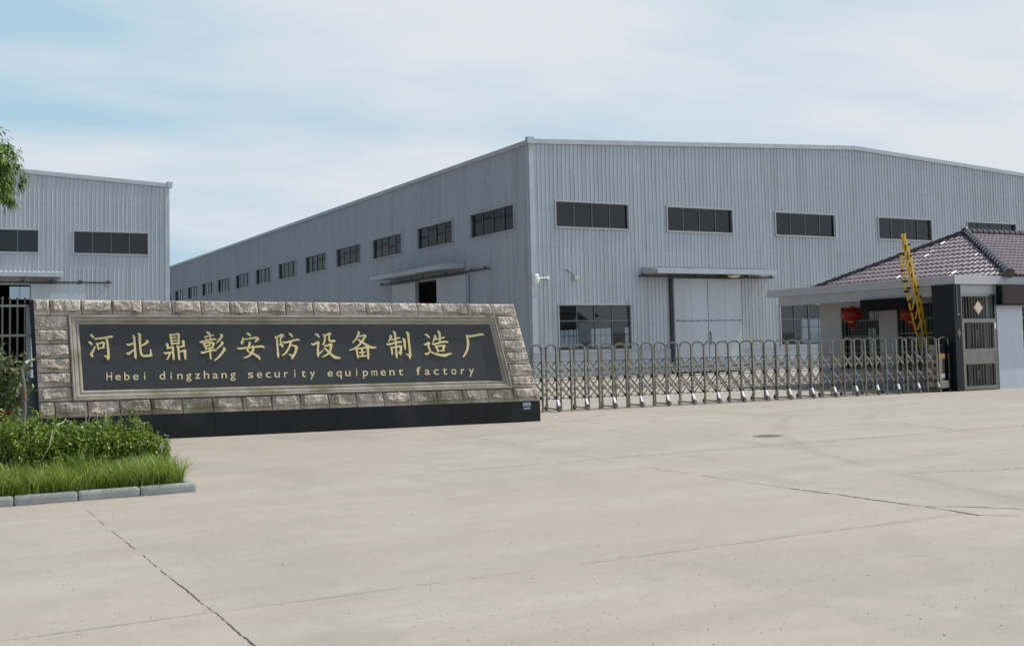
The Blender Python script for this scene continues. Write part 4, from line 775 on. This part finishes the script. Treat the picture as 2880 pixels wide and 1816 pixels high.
# glazed tiles laid in courses, every course stepped over the one below
def tiles(mb, E0, a, s, L, Sl, lt, rtm, tw=.215, ch=.33):
    E0, a, s = Vector(E0), Vector(a), Vector(s).normalized(); n = a.cross(s); n = n if n.z > 0 else -n; per = 8; nx = int(L/tw*per)+1
    prof = [(.0, .0), (.125, .019), (.25, .032), (.375, .037), (.5, .032), (.625, .018), (.75, .003), (.875, -.002)]
    nc = int(math.ceil(Sl/ch))
    for k in range(nc):
        t0, t1 = k*ch-.02, min((k+1)*ch, Sl); rows = []
        for t, lift in ((t0, -.012), (t0, .036), (t0+.04, .040), (t1, .006)):
            tt = min(max(t, 0), Sl); lo, hi = lt(tt), rtm(tt); row = []
            for i in range(nx+1):
                x = i*tw/per; xc = min(max(x, lo), hi); h = prof[int(round(((xc/tw) % 1)*per)) % per][1]
                jit = .007*noise.noise(Vector((math.floor(xc/tw)*1.7, k*2.3, 4)))
                row.append((E0+a*xc+s*t+n*(lift+h+jit), xc))
            rows.append(row)
        for r0, r1 in zip(rows, rows[1:]):
            for i in range(nx):
                if abs(r0[i][1]-r0[i+1][1]) < 1e-6 and abs(r1[i][1]-r1[i+1][1]) < 1e-6: continue
                mb.quad(r0[i][0], r0[i+1][0], r1[i+1][0], r1[i][0])
EZ, RZ = 3.535, 5.36; AXP, AYP = 33.64, 27.4; HX, HY = 30.25, 23.10; RX1 = 43.6
f = MB(gi)
sx, sy = math.hypot(AXP-HX, RZ-EZ), math.hypot(AYP-HY, RZ-EZ)
tiles(f, (HX, HY, EZ), (0, 1, 0), (AXP-HX, 0, RZ-EZ), 8.6, sx, lambda t: 4.3*t/sx, lambda t: 8.6-4.3*t/sx)
tiles(f, (HX, HY, EZ), (1, 0, 0), (0, AYP-HY, RZ-EZ), RX1-HX, sy, lambda t: (AXP-HX)*t/sy, lambda t: RX1-HX)
tiles(f, (HX, HY+8.6, EZ), (1, 0, 0), (0, HY-AYP, RZ-EZ), RX1-HX, sy, lambda t: (AXP-HX)*t/sy, lambda t: RX1-HX)
rf = f.build('roof', M_tile, gh, smooth=35, recalc=False)
f = MB(gi); f.add([(HX+.1, HY+.12, 3.502), (RX1, HY+.12, 3.502), (RX1, HY+8.48, 3.502), (HX+.1, HY+8.48, 3.502), (AXP, AYP, RZ-.06), (RX1, AYP, RZ-.06)], ((0, 1, 5, 4), (2, 3, 4, 5), (0, 4, 3), (1, 2, 5))); f.build('roof_deck', M_ridge, rf)
def ridge(mb, p, q, r=.10, seg=.29):
    p, q = Vector(p), Vector(q); L = (q-p).length; t = (q-p)/L; n = int(L/seg)
    for i in range(n):
        a, b2 = p+t*(i*L/n), p+t*((i+1)*L/n+.02); mb.tube([a-t*.03, a-t*.03, a+t*.05, a+t*.055, b2], [r*.9, r*1.22, r*1.22, r, r*.96], 12)
f = MB(gi)
ridge(f, (HX-.02, HY-.02, EZ+.075), (AXP, AYP, RZ+.07), .105); ridge(f, (HX, HY+8.6, EZ+.06), (AXP, AYP, RZ+.07), .085); ridge(f, (AXP, AYP, RZ+.07), (RX1, AYP, RZ+.05), .10)
v = (Vector((AXP, AYP, RZ))-Vector((HX, HY, EZ))).normalized(); c0 = Vector((HX-.02, HY-.02, EZ+.075))
f.tube([c0-v*.10, c0-v*.095, c0+v*.03], [.10, .165, .165], 18); f.ell((AXP, AYP, RZ+.1), .15, .15, .13); f.build('ridge_tile', M_ridge, rf, smooth=35)

# dark display boards and lanterns hung under the canopy
t = empty('display_board', (28.0, 26.07, 2.74), 'long dark display board hung under the guard house canopy beam above the lanterns', 'display board', 'dark display boards')
f = MB(); f.box(-.10, .015, -.96, .96, -.20, .185, .008); b2 = f.build('board_case', M_black, t); f = MB(); f.quad((-.102, -.93, -.17), (-.102, .93, -.17), (-.102, .93, .155), (-.102, -.93, .155)); f.build('display_face', M_led, b2, recalc=False)
t = empty('display_board', (31.6, 23.24, 2.9), 'dark maroon display board over the pale wall and barred window beside the steel door', 'display board', 'dark display boards')
f = MB(); f.box(-1.82, 1.82, -.22, .0, -.31, .32, .008); b2 = f.build('board_case', M_black, t); f = MB(); f.quad((-1.76, -.222, -.26), (1.76, -.222, -.26), (1.76, -.222, .30), (-1.76, -.222, .30)); f.build('display_face', mat('maroon_display', (.030, .013, .014), .5, 0, .3), b2, recalc=False)
def lantern(loc, label):
    t = empty('red_lantern', loc, label, 'lantern', 'red lanterns under the canopy')
    f = MB(); nu, nv = 32, 12; vs, fs = [], []
    for jv in range(nv+1):
        a = -1.25+2.5*jv/nv
        for i in range(nu):
            b3 = 2*math.pi*i/nu; rr = .36*math.cos(a)**.85*(1+.022*math.cos(b3*16)); vs.append((rr*math.cos(b3), rr*math.sin(b3), .245*math.sin(a)))
    for jv in range(nv):
        for i in range(nu): fs.append((jv*nu+i, jv*nu+(i+1) % nu, (jv+1)*nu+(i+1) % nu, (jv+1)*nu+i))
    f.add(vs, fs); body = f.build('lantern_body', M_red, t, smooth=True)
    f = MB()   # faint gold writing painted round the belly
    for k in range(5):
        a0 = math.pi+R(-64+32*k)
        for i, (da, za, db, zb) in enumerate(((-5, .05, 5, .055), (0, .08, 0, -.07), (-6, -.02, 6, -.015), (-4, -.07, 4, -.065), (-5, .02, -3, -.05), (5, .03, 4, -.04))):
            pt = lambda d_, z: ((.352*math.cos(math.asin(max(-1, min(1, z/.245))))**.85*1.03)*math.cos(a0+R(d_)), (.352*math.cos(math.asin(z/.245))**.85*1.03)*math.sin(a0+R(d_)), z)
            f.bar(pt(da, za), pt(db, zb), .008, .004, (math.cos(a0), math.sin(a0), 0))
    f.build('gold_characters', M_goldpaint, body)
    f = MB(); f.tube([(0, 0, .225), (0, 0, .30)], [.12, .10], 18); f.tube([(0, 0, -.232), (0, 0, -.265)], [.125, .125], 18); f.build('metal_cap', M_goldfoil, t)
    f = MB()
    for k in range(22):
        a = 2*math.pi*k/22; f.tube([(.095*math.cos(a), .095*math.sin(a), -.25), (.11*math.cos(a), .11*math.sin(a), -.40+.02*rnd.random()), (.10*math.cos(a), .10*math.sin(a), -.45+.04*rnd.random())], .013, 4)
    f.tube([(0, 0, -.26), (0.02, 0, -.56)], [.06, .025], 6); f.build('tassel', M_red, t)
    f = MB(); f.tube([(0, 0, .3), (0, 0, 3.235-loc[2])], .006, 5); f.build('cord', M_black, t)
lantern((28.6, 28.1, 2.48), 'red lantern under the canopy in full view, left of the yellow boom')
lantern((28.6, 25.5, 2.40), 'red lantern partly hidden behind the yellow folded boom')

# ---------------------------------------------------------------- retractable gate
GA = math.atan2(-.4, 13.35)
gt = empty('retractable_gate', (13.85, 23.9, 0), 'long stainless steel retractable gate of arched frames and scissor bars across the drive', 'gate', rz=GA)
SP, DW = .4085, .54; NFR = (-3, 34)
def arch_frame(i, wheels):
    x = i*SP; f = MB()
    for y in (0, DW):
        f.tube([(x, y, .035 if wheels else .012), (x, y, 1.565)], .029, 12)
        f.tube([(x, y, 1.565), (x, y, 1.60)], [.032, .028], 10)
    pts = [(x, .024, 1.545)]+[(x, DW/2-(DW/2-.03)*math.cos(math.pi*k/12), 1.545+.105*math.sin(math.pi*k/12)**.75) for k in range(1, 12)]+[(x, DW-.024, 1.545)]
    f.tube(pts, .025, 8)
    if wheels: f.box(x-.018, x+.018, .02, DW-.02, .045, .085)
    o = f.build('arch_frame', M_steel, gt, smooth=30)
    if wheels:
        for y, s in ((-.065, -1), (DW+.065, 1)):
            f = MB(); N_ = 18; f.tube([(x+.02, y-.022, .058), (x+.02, y+.022, .058)], .056, N_); f.build('caster_wheel', M_steeldull if rnd.random() < .7 else M_rubber, o)
            f = MB(); f.tube([(x+.02, y-.03, .058), (x+.02, y-.024, .058)], .03, 12); f.bar((x, y-s*.03, .11), (x+.02, y, .13), .05, .07); f.add([(x+.02+.062*math.cos(a), yy, .058+.062*math.sin(a)) for a in [R(10+16*k) for k in range(11)] for yy in (y-.026, y+.026)], [(2*k, 2*k+2, 2*k+3, 2*k+1) for k in range(10)])
            f.build('wheel_fork', M_steel, o)
        f = MB(); f.add([(x-.03, -.028, .30), (x+.035, -.028, .30), (x+.06, -.06, .155), (x-.005, -.06, .155), (x-.03, -.024, .30), (x+.035, -.024, .30), (x+.06, -.054, .155), (x-.005, -.054, .155)], ((0, 1, 2, 3), (4, 7, 6, 5), (0, 4, 5, 1), (1, 5, 6, 2), (2, 6, 7, 3), (3, 7, 4, 0))); f.build('reflector_plate', M_alu, o)
    return o
for i in range(*NFR): arch_frame(i, i % 2 != 0)
ZT, ZB = 1.23, .31
for y0, y1 in ((.050, .083), (DW-.050, DW-.083)):
    f = MB(); h = ZT-ZB
    for i in range(NFR[0]-2, NFR[1]):
        for sgn, yy in ((1, y0), (-1, y1)):
            xa = i*SP; n = 2*SP*h/(2*SP); xe = xa+2*SP
            za, zb = (ZT, ZB) if sgn > 0 else (ZB, ZT)
            ta = max(0, (NFR[0]*SP-xa)/(xe-xa)); tb = min(1, ((NFR[1]-1)*SP-xa)/(xe-xa))
            if tb-ta < .1: continue
            L_ = lambda t: (xa+(xe-xa)*t, yy, za+(zb-za)*t)
            f.bar(L_(ta), L_(tb), .040 if sgn > 0 else .022, .022, (0, 1, 0))
            if sgn > 0 and y0 < .1: f.bar((L_(ta)[0]+.03, yy-.004, L_(ta)[2]), (L_(tb)[0]+.03, yy-.004, L_(tb)[2]), .014, .018, (0, 1, 0))
    f.build('scissor_lattice', M_steel, gt, smooth=30)
f = MB()
for i in range(*NFR):
    for z in (ZT, (ZT+ZB)/2, ZB):
        x = i*SP+.0; f.tube([(x+.035, -.03, z), (x+.035, DW+.03, z)], .009, 6)
        for k in range(3 if z == ZB else 1): f.ell((x+.035, .03+.22*k, z-.012), .018, .02, .02, 8, 5)
    for z in (ZT-.23, ZB+.23):
        if i < NFR[1]-1: f.tube([(i*SP+SP/2, .03, z), (i*SP+SP/2, DW-.03, z)], .009, 6); f.ell((i*SP+SP/2, .035, z), .016, .016, .016, 8, 5)
f.build('pivot_rods', M_steeldull, gt)
xh = (NFR[1]-1)*SP
f = MB(); f.box(xh+.10, xh+.42, .05, .42, .12, 1.42, .02); f.box(xh+.04, xh+.50, -.06, .48, .10, .34, .03); hd = f.build('motor_head', M_steel, gt)
f = MB(); f.box(xh+.12, xh+.40, .040, .049, 1.0, 1.14); f.build('warning_panel', M_orange, hd)
f = MB(); f.box(xh+.11, xh+.41, .041, .049, 1.15, 1.40); f.build('control_window', M_black, hd)
f = MB(); f.box(xh+.15, xh+.37, .042, .0495, .16+.25, .16+.38); f.build('white_label', mat('paper_label', (.6, .62, .66), .6), hd)
f = MB()
for x in (xh+.08, xh+.46):
    for y in (-.03, .45): f.tube([(x, y-.025, .055), (x, y+.025, .055)], .055, 14)
f.build('drive_wheel', M_rubber, hd)
f = MB()
for x in (xh+.06, xh+.48):
    for y in (-.04, .46): f.box(x-.02, x+.02, y-.02, y+.02, .12, 1.59)
f.tube([(xh+.06, -.04, 1.58)]+[(xh+.06+.42*k/8, -.04, 1.58+.06*math.sin(math.pi*k/8)) for k in range(1, 8)]+[(xh+.48, -.04, 1.58)], .016, 8)
f.tube([(xh+.06, .46, 1.58)]+[(xh+.06+.42*k/8, .46, 1.58+.06*math.sin(math.pi*k/8)) for k in range(1, 8)]+[(xh+.48, .46, 1.58)], .016, 8); f.build('end_frame', M_steel, gt)

# ---------------------------------------------------------------- raised boom barrier with folding fence
bo = empty('boom_barrier', (28.45, 24.62, 0), 'tall yellow folding fence boom raised upright behind the gate end', 'barrier')
f = MB(); f.box(-.16, .16, -.17, .17, .0, .95, .02); f.box(-.19, .19, -.2, .2, .955, 1.02, .01); f.build('cabinet', mat('faded_orange_cabinet', (.33, .16, .06), .5, 0, .4, .2, 4), bo)
# the arm leans towards the drive it closes; (along, up) of its joints
LEFT = [(-1.219, 4.25), (-1.181, 4.064), (-1.144, 3.854), (-1.121, 3.691), (-1.071, 3.411), (-1.008, 3.084), (-.924, 2.851), (-.87, 2.641), (-.8, 2.43), (-.719, 2.126), (-.62, 1.844), (-.548, 1.656), (-.36, 1.0)]
RIGHT = [(-1.06, 4.839), (-1.031, 4.653), (-.938, 4.444), (-.844, 4.187), (-.766, 3.836), (-.72, 3.485), (-.588, 3.204), (-.508, 2.875), (-.427, 2.546), (-.346, 2.229), (-.251, 1.863), (-.241, 1.652), (-.12, 1.0)]
RIGHT2 = [(-1.137, 4.814), (-1.039, 4.512), (-.979, 4.138), (-.877, 3.905), (-.814, 3.577), (-.686, 3.227), (-.632, 3.016), (-.537, 2.664), (-.475, 2.312), (-.396, 1.959), (-.365, 1.654), (-.2, 1.0)]
ZIG = [(-1.027, 4.723), (-1.176, 4.134), (-.958, 4.208), (-1.114, 3.808), (-.941, 3.951), (-1.064, 3.528), (-.798, 3.578), (-1.024, 3.108), (-.668, 3.25), (-.891, 2.851), (-.632, 3.016), (-.812, 2.5), (-.516, 2.734), (-.68, 2.219), (-.408, 2.311), (-.602, 1.867), (-.363, 1.959), (-.516, 1.632)]
CAPS = [(-.913, 4.538), (-1.219, 4.25), (-.843, 4.199), (-1.151, 3.725), (-1.079, 3.397), (-.97, 3.178), (-1.022, 3.077), (-.587, 3.216), (-.506, 2.91), (-.913, 2.758), (-.832, 2.454), (-.352, 2.252), (-.683, 2.172), (-.586, 1.856), (-.249, 1.91)]
f = MB()
for a, b2 in zip(RIGHT2, RIGHT2[1:]): f.bar((a[0]+.02, 0, a[1]+.06), (b2[0]+.01, 0, b2[1]-.06), .04, .085, (1, 0, 0))
f.build('boom_arm', M_yellow, bo)
f = MB()
for k, (a, b2) in enumerate(zip(RIGHT, RIGHT[1:])): f.bar((a[0]+.015, -.05-.012*(k % 2), a[1]+.05), (b2[0]-.03, -.05-.012*(k % 2), b2[1]-.12), .018, .07, (1, 0, 0))
f.build('folded_rail', M_yellow, bo)
f = MB()
for k, (a, b2) in enumerate(zip(LEFT, LEFT[1:])): f.bar((a[0], .04+.01*(k % 2), a[1]+.03), (b2[0], .04+.01*(k % 2), b2[1]-.05), .02, .055, (1, 0, 0))
f.build('lower_rail', M_yellow, bo)
f = MB()
for k in range(0, len(ZIG), 2): f.bar((ZIG[k][0], -.012, ZIG[k][1]), (ZIG[k+1][0], .012, ZIG[k+1][1]), .016, .05, (1, 0, 0))
f.build('fold_bars', M_yellow, bo)
f = MB()
for x, z in CAPS: f.box(x-.035, x+.03, -.085, .07, z-.028, z+.028)
f.build('joint_caps', M_black, bo)

# ---------------------------------------------------------------- fence at the left edge
FY = 23.0
fe = empty('fence', (-2, FY, 0), 'grey rendered fence wall topped with ball tipped steel bars at the left edge', 'fence')
f = MB(); f.box(-8, 4.6, -.12, .12, 0, 1.15); f.box(-8, 4.6, -.15, .15, 1.152, 1.235, .01); f.build('fence_wall', M_fencewall, fe)
f = MB()
for z in (1.42, 2.04, 2.60): f.box(-8, 4.2, -.018, .018, z-.022, z+.022)
f.build('rail', M_steeldull, fe)
for k in range(22):
    x = 4.05-.1305*k; f = MB()
    f.tube([(x, 0, 1.236), (x, 0, 2.71)], .0165, 8); f.ell((x, 0, 2.735), .026, .026, .03, 10, 6); f.build('bar', M_steeldull, fe)
f = MB(); f.box(4.06, 4.14, .02, .14, 1.24, 2.55); f.add([(4.06, .02, 2.55), (4.14, .02, 2.55), (4.14, .14, 2.55), (4.06, .14, 2.55), (4.14, .02, 2.63), (4.14, .14, 2.63)], ((0, 1, 4), (2, 3, 5), (0, 4, 5, 3), (1, 2, 5, 4)))
f.build('end_post', M_plinth, fe)

# ---------------------------------------------------------------- planting bed
kb = MB()
xs = [-2.2, -1.54, -.88, -.22, .44, 1.09, 1.75, 2.42, 3.06]
for a, b2 in zip(xs, xs[1:]): kb.box(a+.002, b2-.002, 13.42, 13.57, -.02, .104, .034)
for k in range(4): kb.box(2.97, 3.06, 13.58+k*.98, 13.55+(k+1)*.98, -.02, .10-.012*k, .02)
tag(kb.build('kerb', M_kerb), kind='structure')
sb = MB(); N = 22
for i in range(N):
    for k in range(N):
        q = []
        for a, c in ((i, k), (i+1, k), (i+1, k+1), (i, k+1)):
            x = -2+4.94*a/N; y = 13.54+3.95*c/N; q.append((x, y, .07+.05*noise.noise(Vector((x*1.7, y*1.7, 0)))))
        sb.quad(*q)
tag(sb.build('soil', M_soil, recalc=False), kind='structure')
gr = MB()
def blade(mb, x, y, z, h, lean, az, w):
    dx, dy = math.cos(az), math.sin(az); px, py = -dy, dx; pts = []
    for t, ww in ((0, w), (.4, w*.95), (.75, w*.65), (1, .0008)):
        r_ = lean*t**1.8; zz = z+h*t*(1-.28*t*(lean/h if h else 0)); pts.append(((x+dx*r_-px*ww/2, y+dy*r_-py*ww/2, zz), (x+dx*r_+px*ww/2, y+dy*r_+py*ww/2, zz)))
    vs = [p for q in pts for p in q]; mb.add(vs, ((0, 1, 3, 2), (2, 3, 5, 4), (4, 5, 7, 6)))
for c in range(380):                       # separate arching clumps with dark gaps between them
    x = -1.6+4.6*rnd.random(); y = 13.60+1.5*rnd.random()**.9
    if x > 2.9 and y > 14.6: continue
    hh = .30+.13*noise.noise(Vector((x*1.3, y*1.3, 4)))+.06*rnd.random(); az0 = rnd.uniform(0, 6.283)
    for k in range(26):
        a = rnd.uniform(0, 6.283); h = hh*rnd.uniform(.65, 1.3); blade(gr, x+.035*math.cos(a)*rnd.random(), y+.035*math.sin(a)*rnd.random(), .06, h, h*rnd.uniform(.35, 1.3), a, rnd.uniform(.007, .013))
for c in range(150):                       # blades hanging out over the kerb
    x = rnd.uniform(-1.6, 2.95)
    for k in range(5): h = rnd.uniform(.2, .42); blade(gr, x+rnd.uniform(-.03, .03), 13.58+.08*rnd.random(), .08, h, h*rnd.uniform(.5, 1.15), -1.57+rnd.uniform(-.9, .9), rnd.uniform(.006, .010))
for c in range(60):
    x = rnd.uniform(2.6, 3.0); y = rnd.uniform(14.4, 16.4)
    for k in range(16):
        a = rnd.uniform(0, 6.283); h = rnd.uniform(.14, .34); blade(gr, x, y, .05, h, h*rnd.uniform(.3, 1.1), a, .007)
tag(gr.build('grass', M_grass, recalc=False), 'tufts of long bright green grass behind the grey kerb', 'grass', kind='stuff')
def leaf_at(mb, p, d, n, l, w, bend=.25):
    d = d.normalized(); s = d.cross(n)
    s = s.normalized() if s.length > 1e-5 else d.orthogonal().normalized()
    n = s.cross(d); m = p+d*l*.5+n*l*.06; e = p+d*l-n*l*bend*.5
    mb.add([p, m+s*w/2, e, m-s*w/2, m-n*w*.12], ((0, 1, 4), (4, 1, 2), (0, 4, 3), (4, 2, 3)))
def rv(): 
    while True:
        v = Vector((rnd.uniform(-1, 1), rnd.uniform(-1, 1), rnd.uniform(-1, 1)))
        if .05 < v.length < 1: return v.normalized()
def shrub(name, x, y, w, d, h, nshoot, label, cat, group, lm, l=.056, skirt=.12):
    t = empty(name, (x, y, .06), label, cat, group)
    lv, sm = MB(), MB()
    for k in range(nshoot):
        a = rnd.uniform(0, 6.283); r_ = rnd.random()**.5; bx, by = .18*w*math.cos(a)*r_, .18*d*math.sin(a)*r_
        tx, ty = .5*w*math.cos(a)*r_*rnd.uniform(.8, 1.12), .5*d*math.sin(a)*r_*rnd.uniform(.8, 1.12)
        tz = h*(1-.35*r_**3)*rnd.uniform(.55, 1.0) if rnd.random() < .55 else h*(1-.35*r_**3)*(1+.12*noise.noise(Vector((x+tx*3, y+ty*3, 2)))+rnd.uniform(-.06, .05)+(.16 if rnd.random() < .12 else 0))
        p0, p1 = Vector((bx, by, 0)), Vector((tx, ty, tz)); mid = (p0+p1)/2+Vector((tx*.25, ty*.25, .03))
        sm.tube([p0, mid, p1], [.005, .003, .001], 4, False)
        n = rnd.randint(18, 25)
        for i in range(n):
            t_ = .40+.60*(i/n)**.7; c = p0*(1-t_)**2+mid*2*t_*(1-t_)+p1*t_*t_; ax = (p1-mid).normalized()
            dr = (rv()+ax*.25+Vector((0, 0, .05))).normalized(); leaf_at(lv, c+dr*.008, dr, Vector((0, 0, 1))+rv()*.5, l*rnd.uniform(.7, 1.2), l*.55)
    lv.build('leaves', lm, t, recalc=False); sm.build('stems', M_stem, t, recalc=False); return t
M_stem = mat('dark_stem', (.05, .042, .025), .9)
hl = 'clipped green hedge shrub in the bed in front of the sign base'
for k, (x, y, w, d, h, n) in enumerate(((.60, 15.4, 1.0, 1.4, .93, 240), (1.25, 15.25, 1.0, 1.3, .80, 230), (1.78, 15.4, .9, 1.2, .70, 200), (2.22, 15.2, .85, 1.2, .70, 190), (2.66, 15.3, .72, 1.0, .72, 105), (2.93, 15.0, .42, .6, .52, 45),
                                       (-.15, 15.3, 1.0, 1.3, .95, 120), (.9, 16.1, 1.0, 1.0, .92, 130), (1.65, 16.2, 1.0, .9, .70, 90), (2.3, 16.0, .8, .8, .66, 55))):
    shrub('hedge_shrub', x, y, w, d, h, n, hl, 'shrub', 'clipped shrubs making up the hedge', M_hedge)
# red-tipped shrub against the fence
t = empty('photinia_shrub', (1.16, 18.6, .05), 'tall shrub with red young leaves in front of the fence bars', 'shrub')
lv, rl, sm = MB(), MB(), MB()
for k in range(150):
    a = rnd.uniform(0, 6.283); r_ = rnd.random()**.6*.64; top = Vector((r_*math.cos(a), r_*math.sin(a)*.7, rnd.uniform(.75, 1.85)-.5*r_*r_)); p0 = Vector((.06*math.cos(a), .06*math.sin(a), .05)); mid = (p0+top)/2+Vector((-.1*math.cos(a), 0, .2))
    sm.tube([p0, mid, top], [.012, .008, .003], 5, False)
    for i in range(26):
        t_ = .45+.55*i/26; c = p0*(1-t_)**2+mid*2*t_*(1-t_)+top*t_*t_; dr = (rv()+Vector((0, 0, .15))).normalized()
        red = (k % 9 == 0 and i > 20) or (k % 11 == 0 and i < 3); leaf_at(rl if red else lv, c, dr, Vector((0, 0, 1))+rv()*.6, .11*rnd.uniform(.7, 1.2), .046)
lv.build('leaves', M_photinia, t, recalc=False); rl.build('red_leaves', M_redleaf, t, recalc=False); sm.build('stems', M_bark, t, recalc=False)
# thin topped sapling, straw stalks
t = empty('sapling', (1.57, 18.0, .05), 'thin bare sapling trunk sawn off white at the top, beside the sign', 'sapling')
f = MB(); f.tube([(.0, 0, 0), (.015, 0, .5), (.035, 0, .8), (.03, 0, 1.1), (.0, 0, 1.3), (-.01, 0, 1.40), (.03, 0, 1.47), (.07, 0, 1.50)], [.03, .028, .025, .026, .026, .03, .026, .02], 8); f.build('trunk', M_bark, t)
f = MB(); f.tube([(.045, -.01, 1.485), (.10, -.012, 1.53)], [.026, .012], 8); f.build('cut_top', M_straw, t)
f = MB(); f.tube([(.03, -.02, .74), (-.03, 0, .70), (.06, .02, .745)], .012, 6); f.build('tie', M_bark, t)
t = empty('dry_stalk', (1.55, 14.75, .1), 'pale broken dry stalk standing up out of the hedge', 'stalk')
f = MB(); f.tube([(-.06, -.15, .28), (.02, -.22, .45), (.055, -.24, .64)], [.004, .006, .009], 6); f.tube([(.10, -.22, .70), (.19, -.2, .725)], .006, 5); f.build('stalk', M_straw, t)
for k, (x, y, s) in enumerate(((2.30, 16.9, 0), (2.42, 16.95, .06), (2.50, 16.9, .1))):
    t = empty('dry_twig', (x, y, .06), 'bare dry twig rising behind the hedge against the black sign base', 'twig', 'bare twigs behind the hedge')
    f = MB(); f.tube([(0, 0, .3), (.01+s*.3, 0, .55), (.0+s, 0, .84)], [.006, .005, .003], 5); f.tube([(.01+s*.3, 0, .55), (.08+s, 0, .78)], [.004, .002], 4); f.build('twig', M_straw, t)

# ---------------------------------------------------------------- street tree whose crown reaches in from the left
tr = empty('street_tree', (.72, 21.2, 0), 'leafy round crowned street tree reaching in over the fence at the left edge', 'tree')
f = MB(); f.tube([(-.25, .5, 0), (-.22, .5, 1.0), (-.15, .48, 2.2), (-.1, .45, 3.4), (-.05, .45, 4.6)], [.10, .085, .075, .06, .03], 10)
lv = MB(); cc = Vector((.0, .45, 4.95))
for k in range(380):
    v = rv(); r_ = rnd.random()**.28; end = cc+Vector((v.x*1.12*r_, v.y*1.05*r_, v.z*.92*r_)); end += rv()*.06
    if v.z < -.55: end.z += .15
    b0 = Vector((-.1, .45, 3.6+rnd.random()*1.1)); mid = (b0+end)/2+Vector((0, 0, .12))
    if k % 3 == 0: f.tube([b0, mid, end], [.02, .012, .004], 5, False)
    for i in range(38):
        c = end+rv()*.17*rnd.random()+Vector((0, 0, -.06)); out = (c-cc).normalized(); dr = (out*.55+rv()*.6+Vector((0, 0, -.9))).normalized()
        leaf_at(lv, c, dr, out+Vector((0, 0, .7)), (.135*rnd.uniform(.65, 1.2)), .056, .3)
f.build('trunk', M_bark, tr, recalc=False); lv.build('crown', M_tree, tr, recalc=False)
bpy.context.view_layer.update()
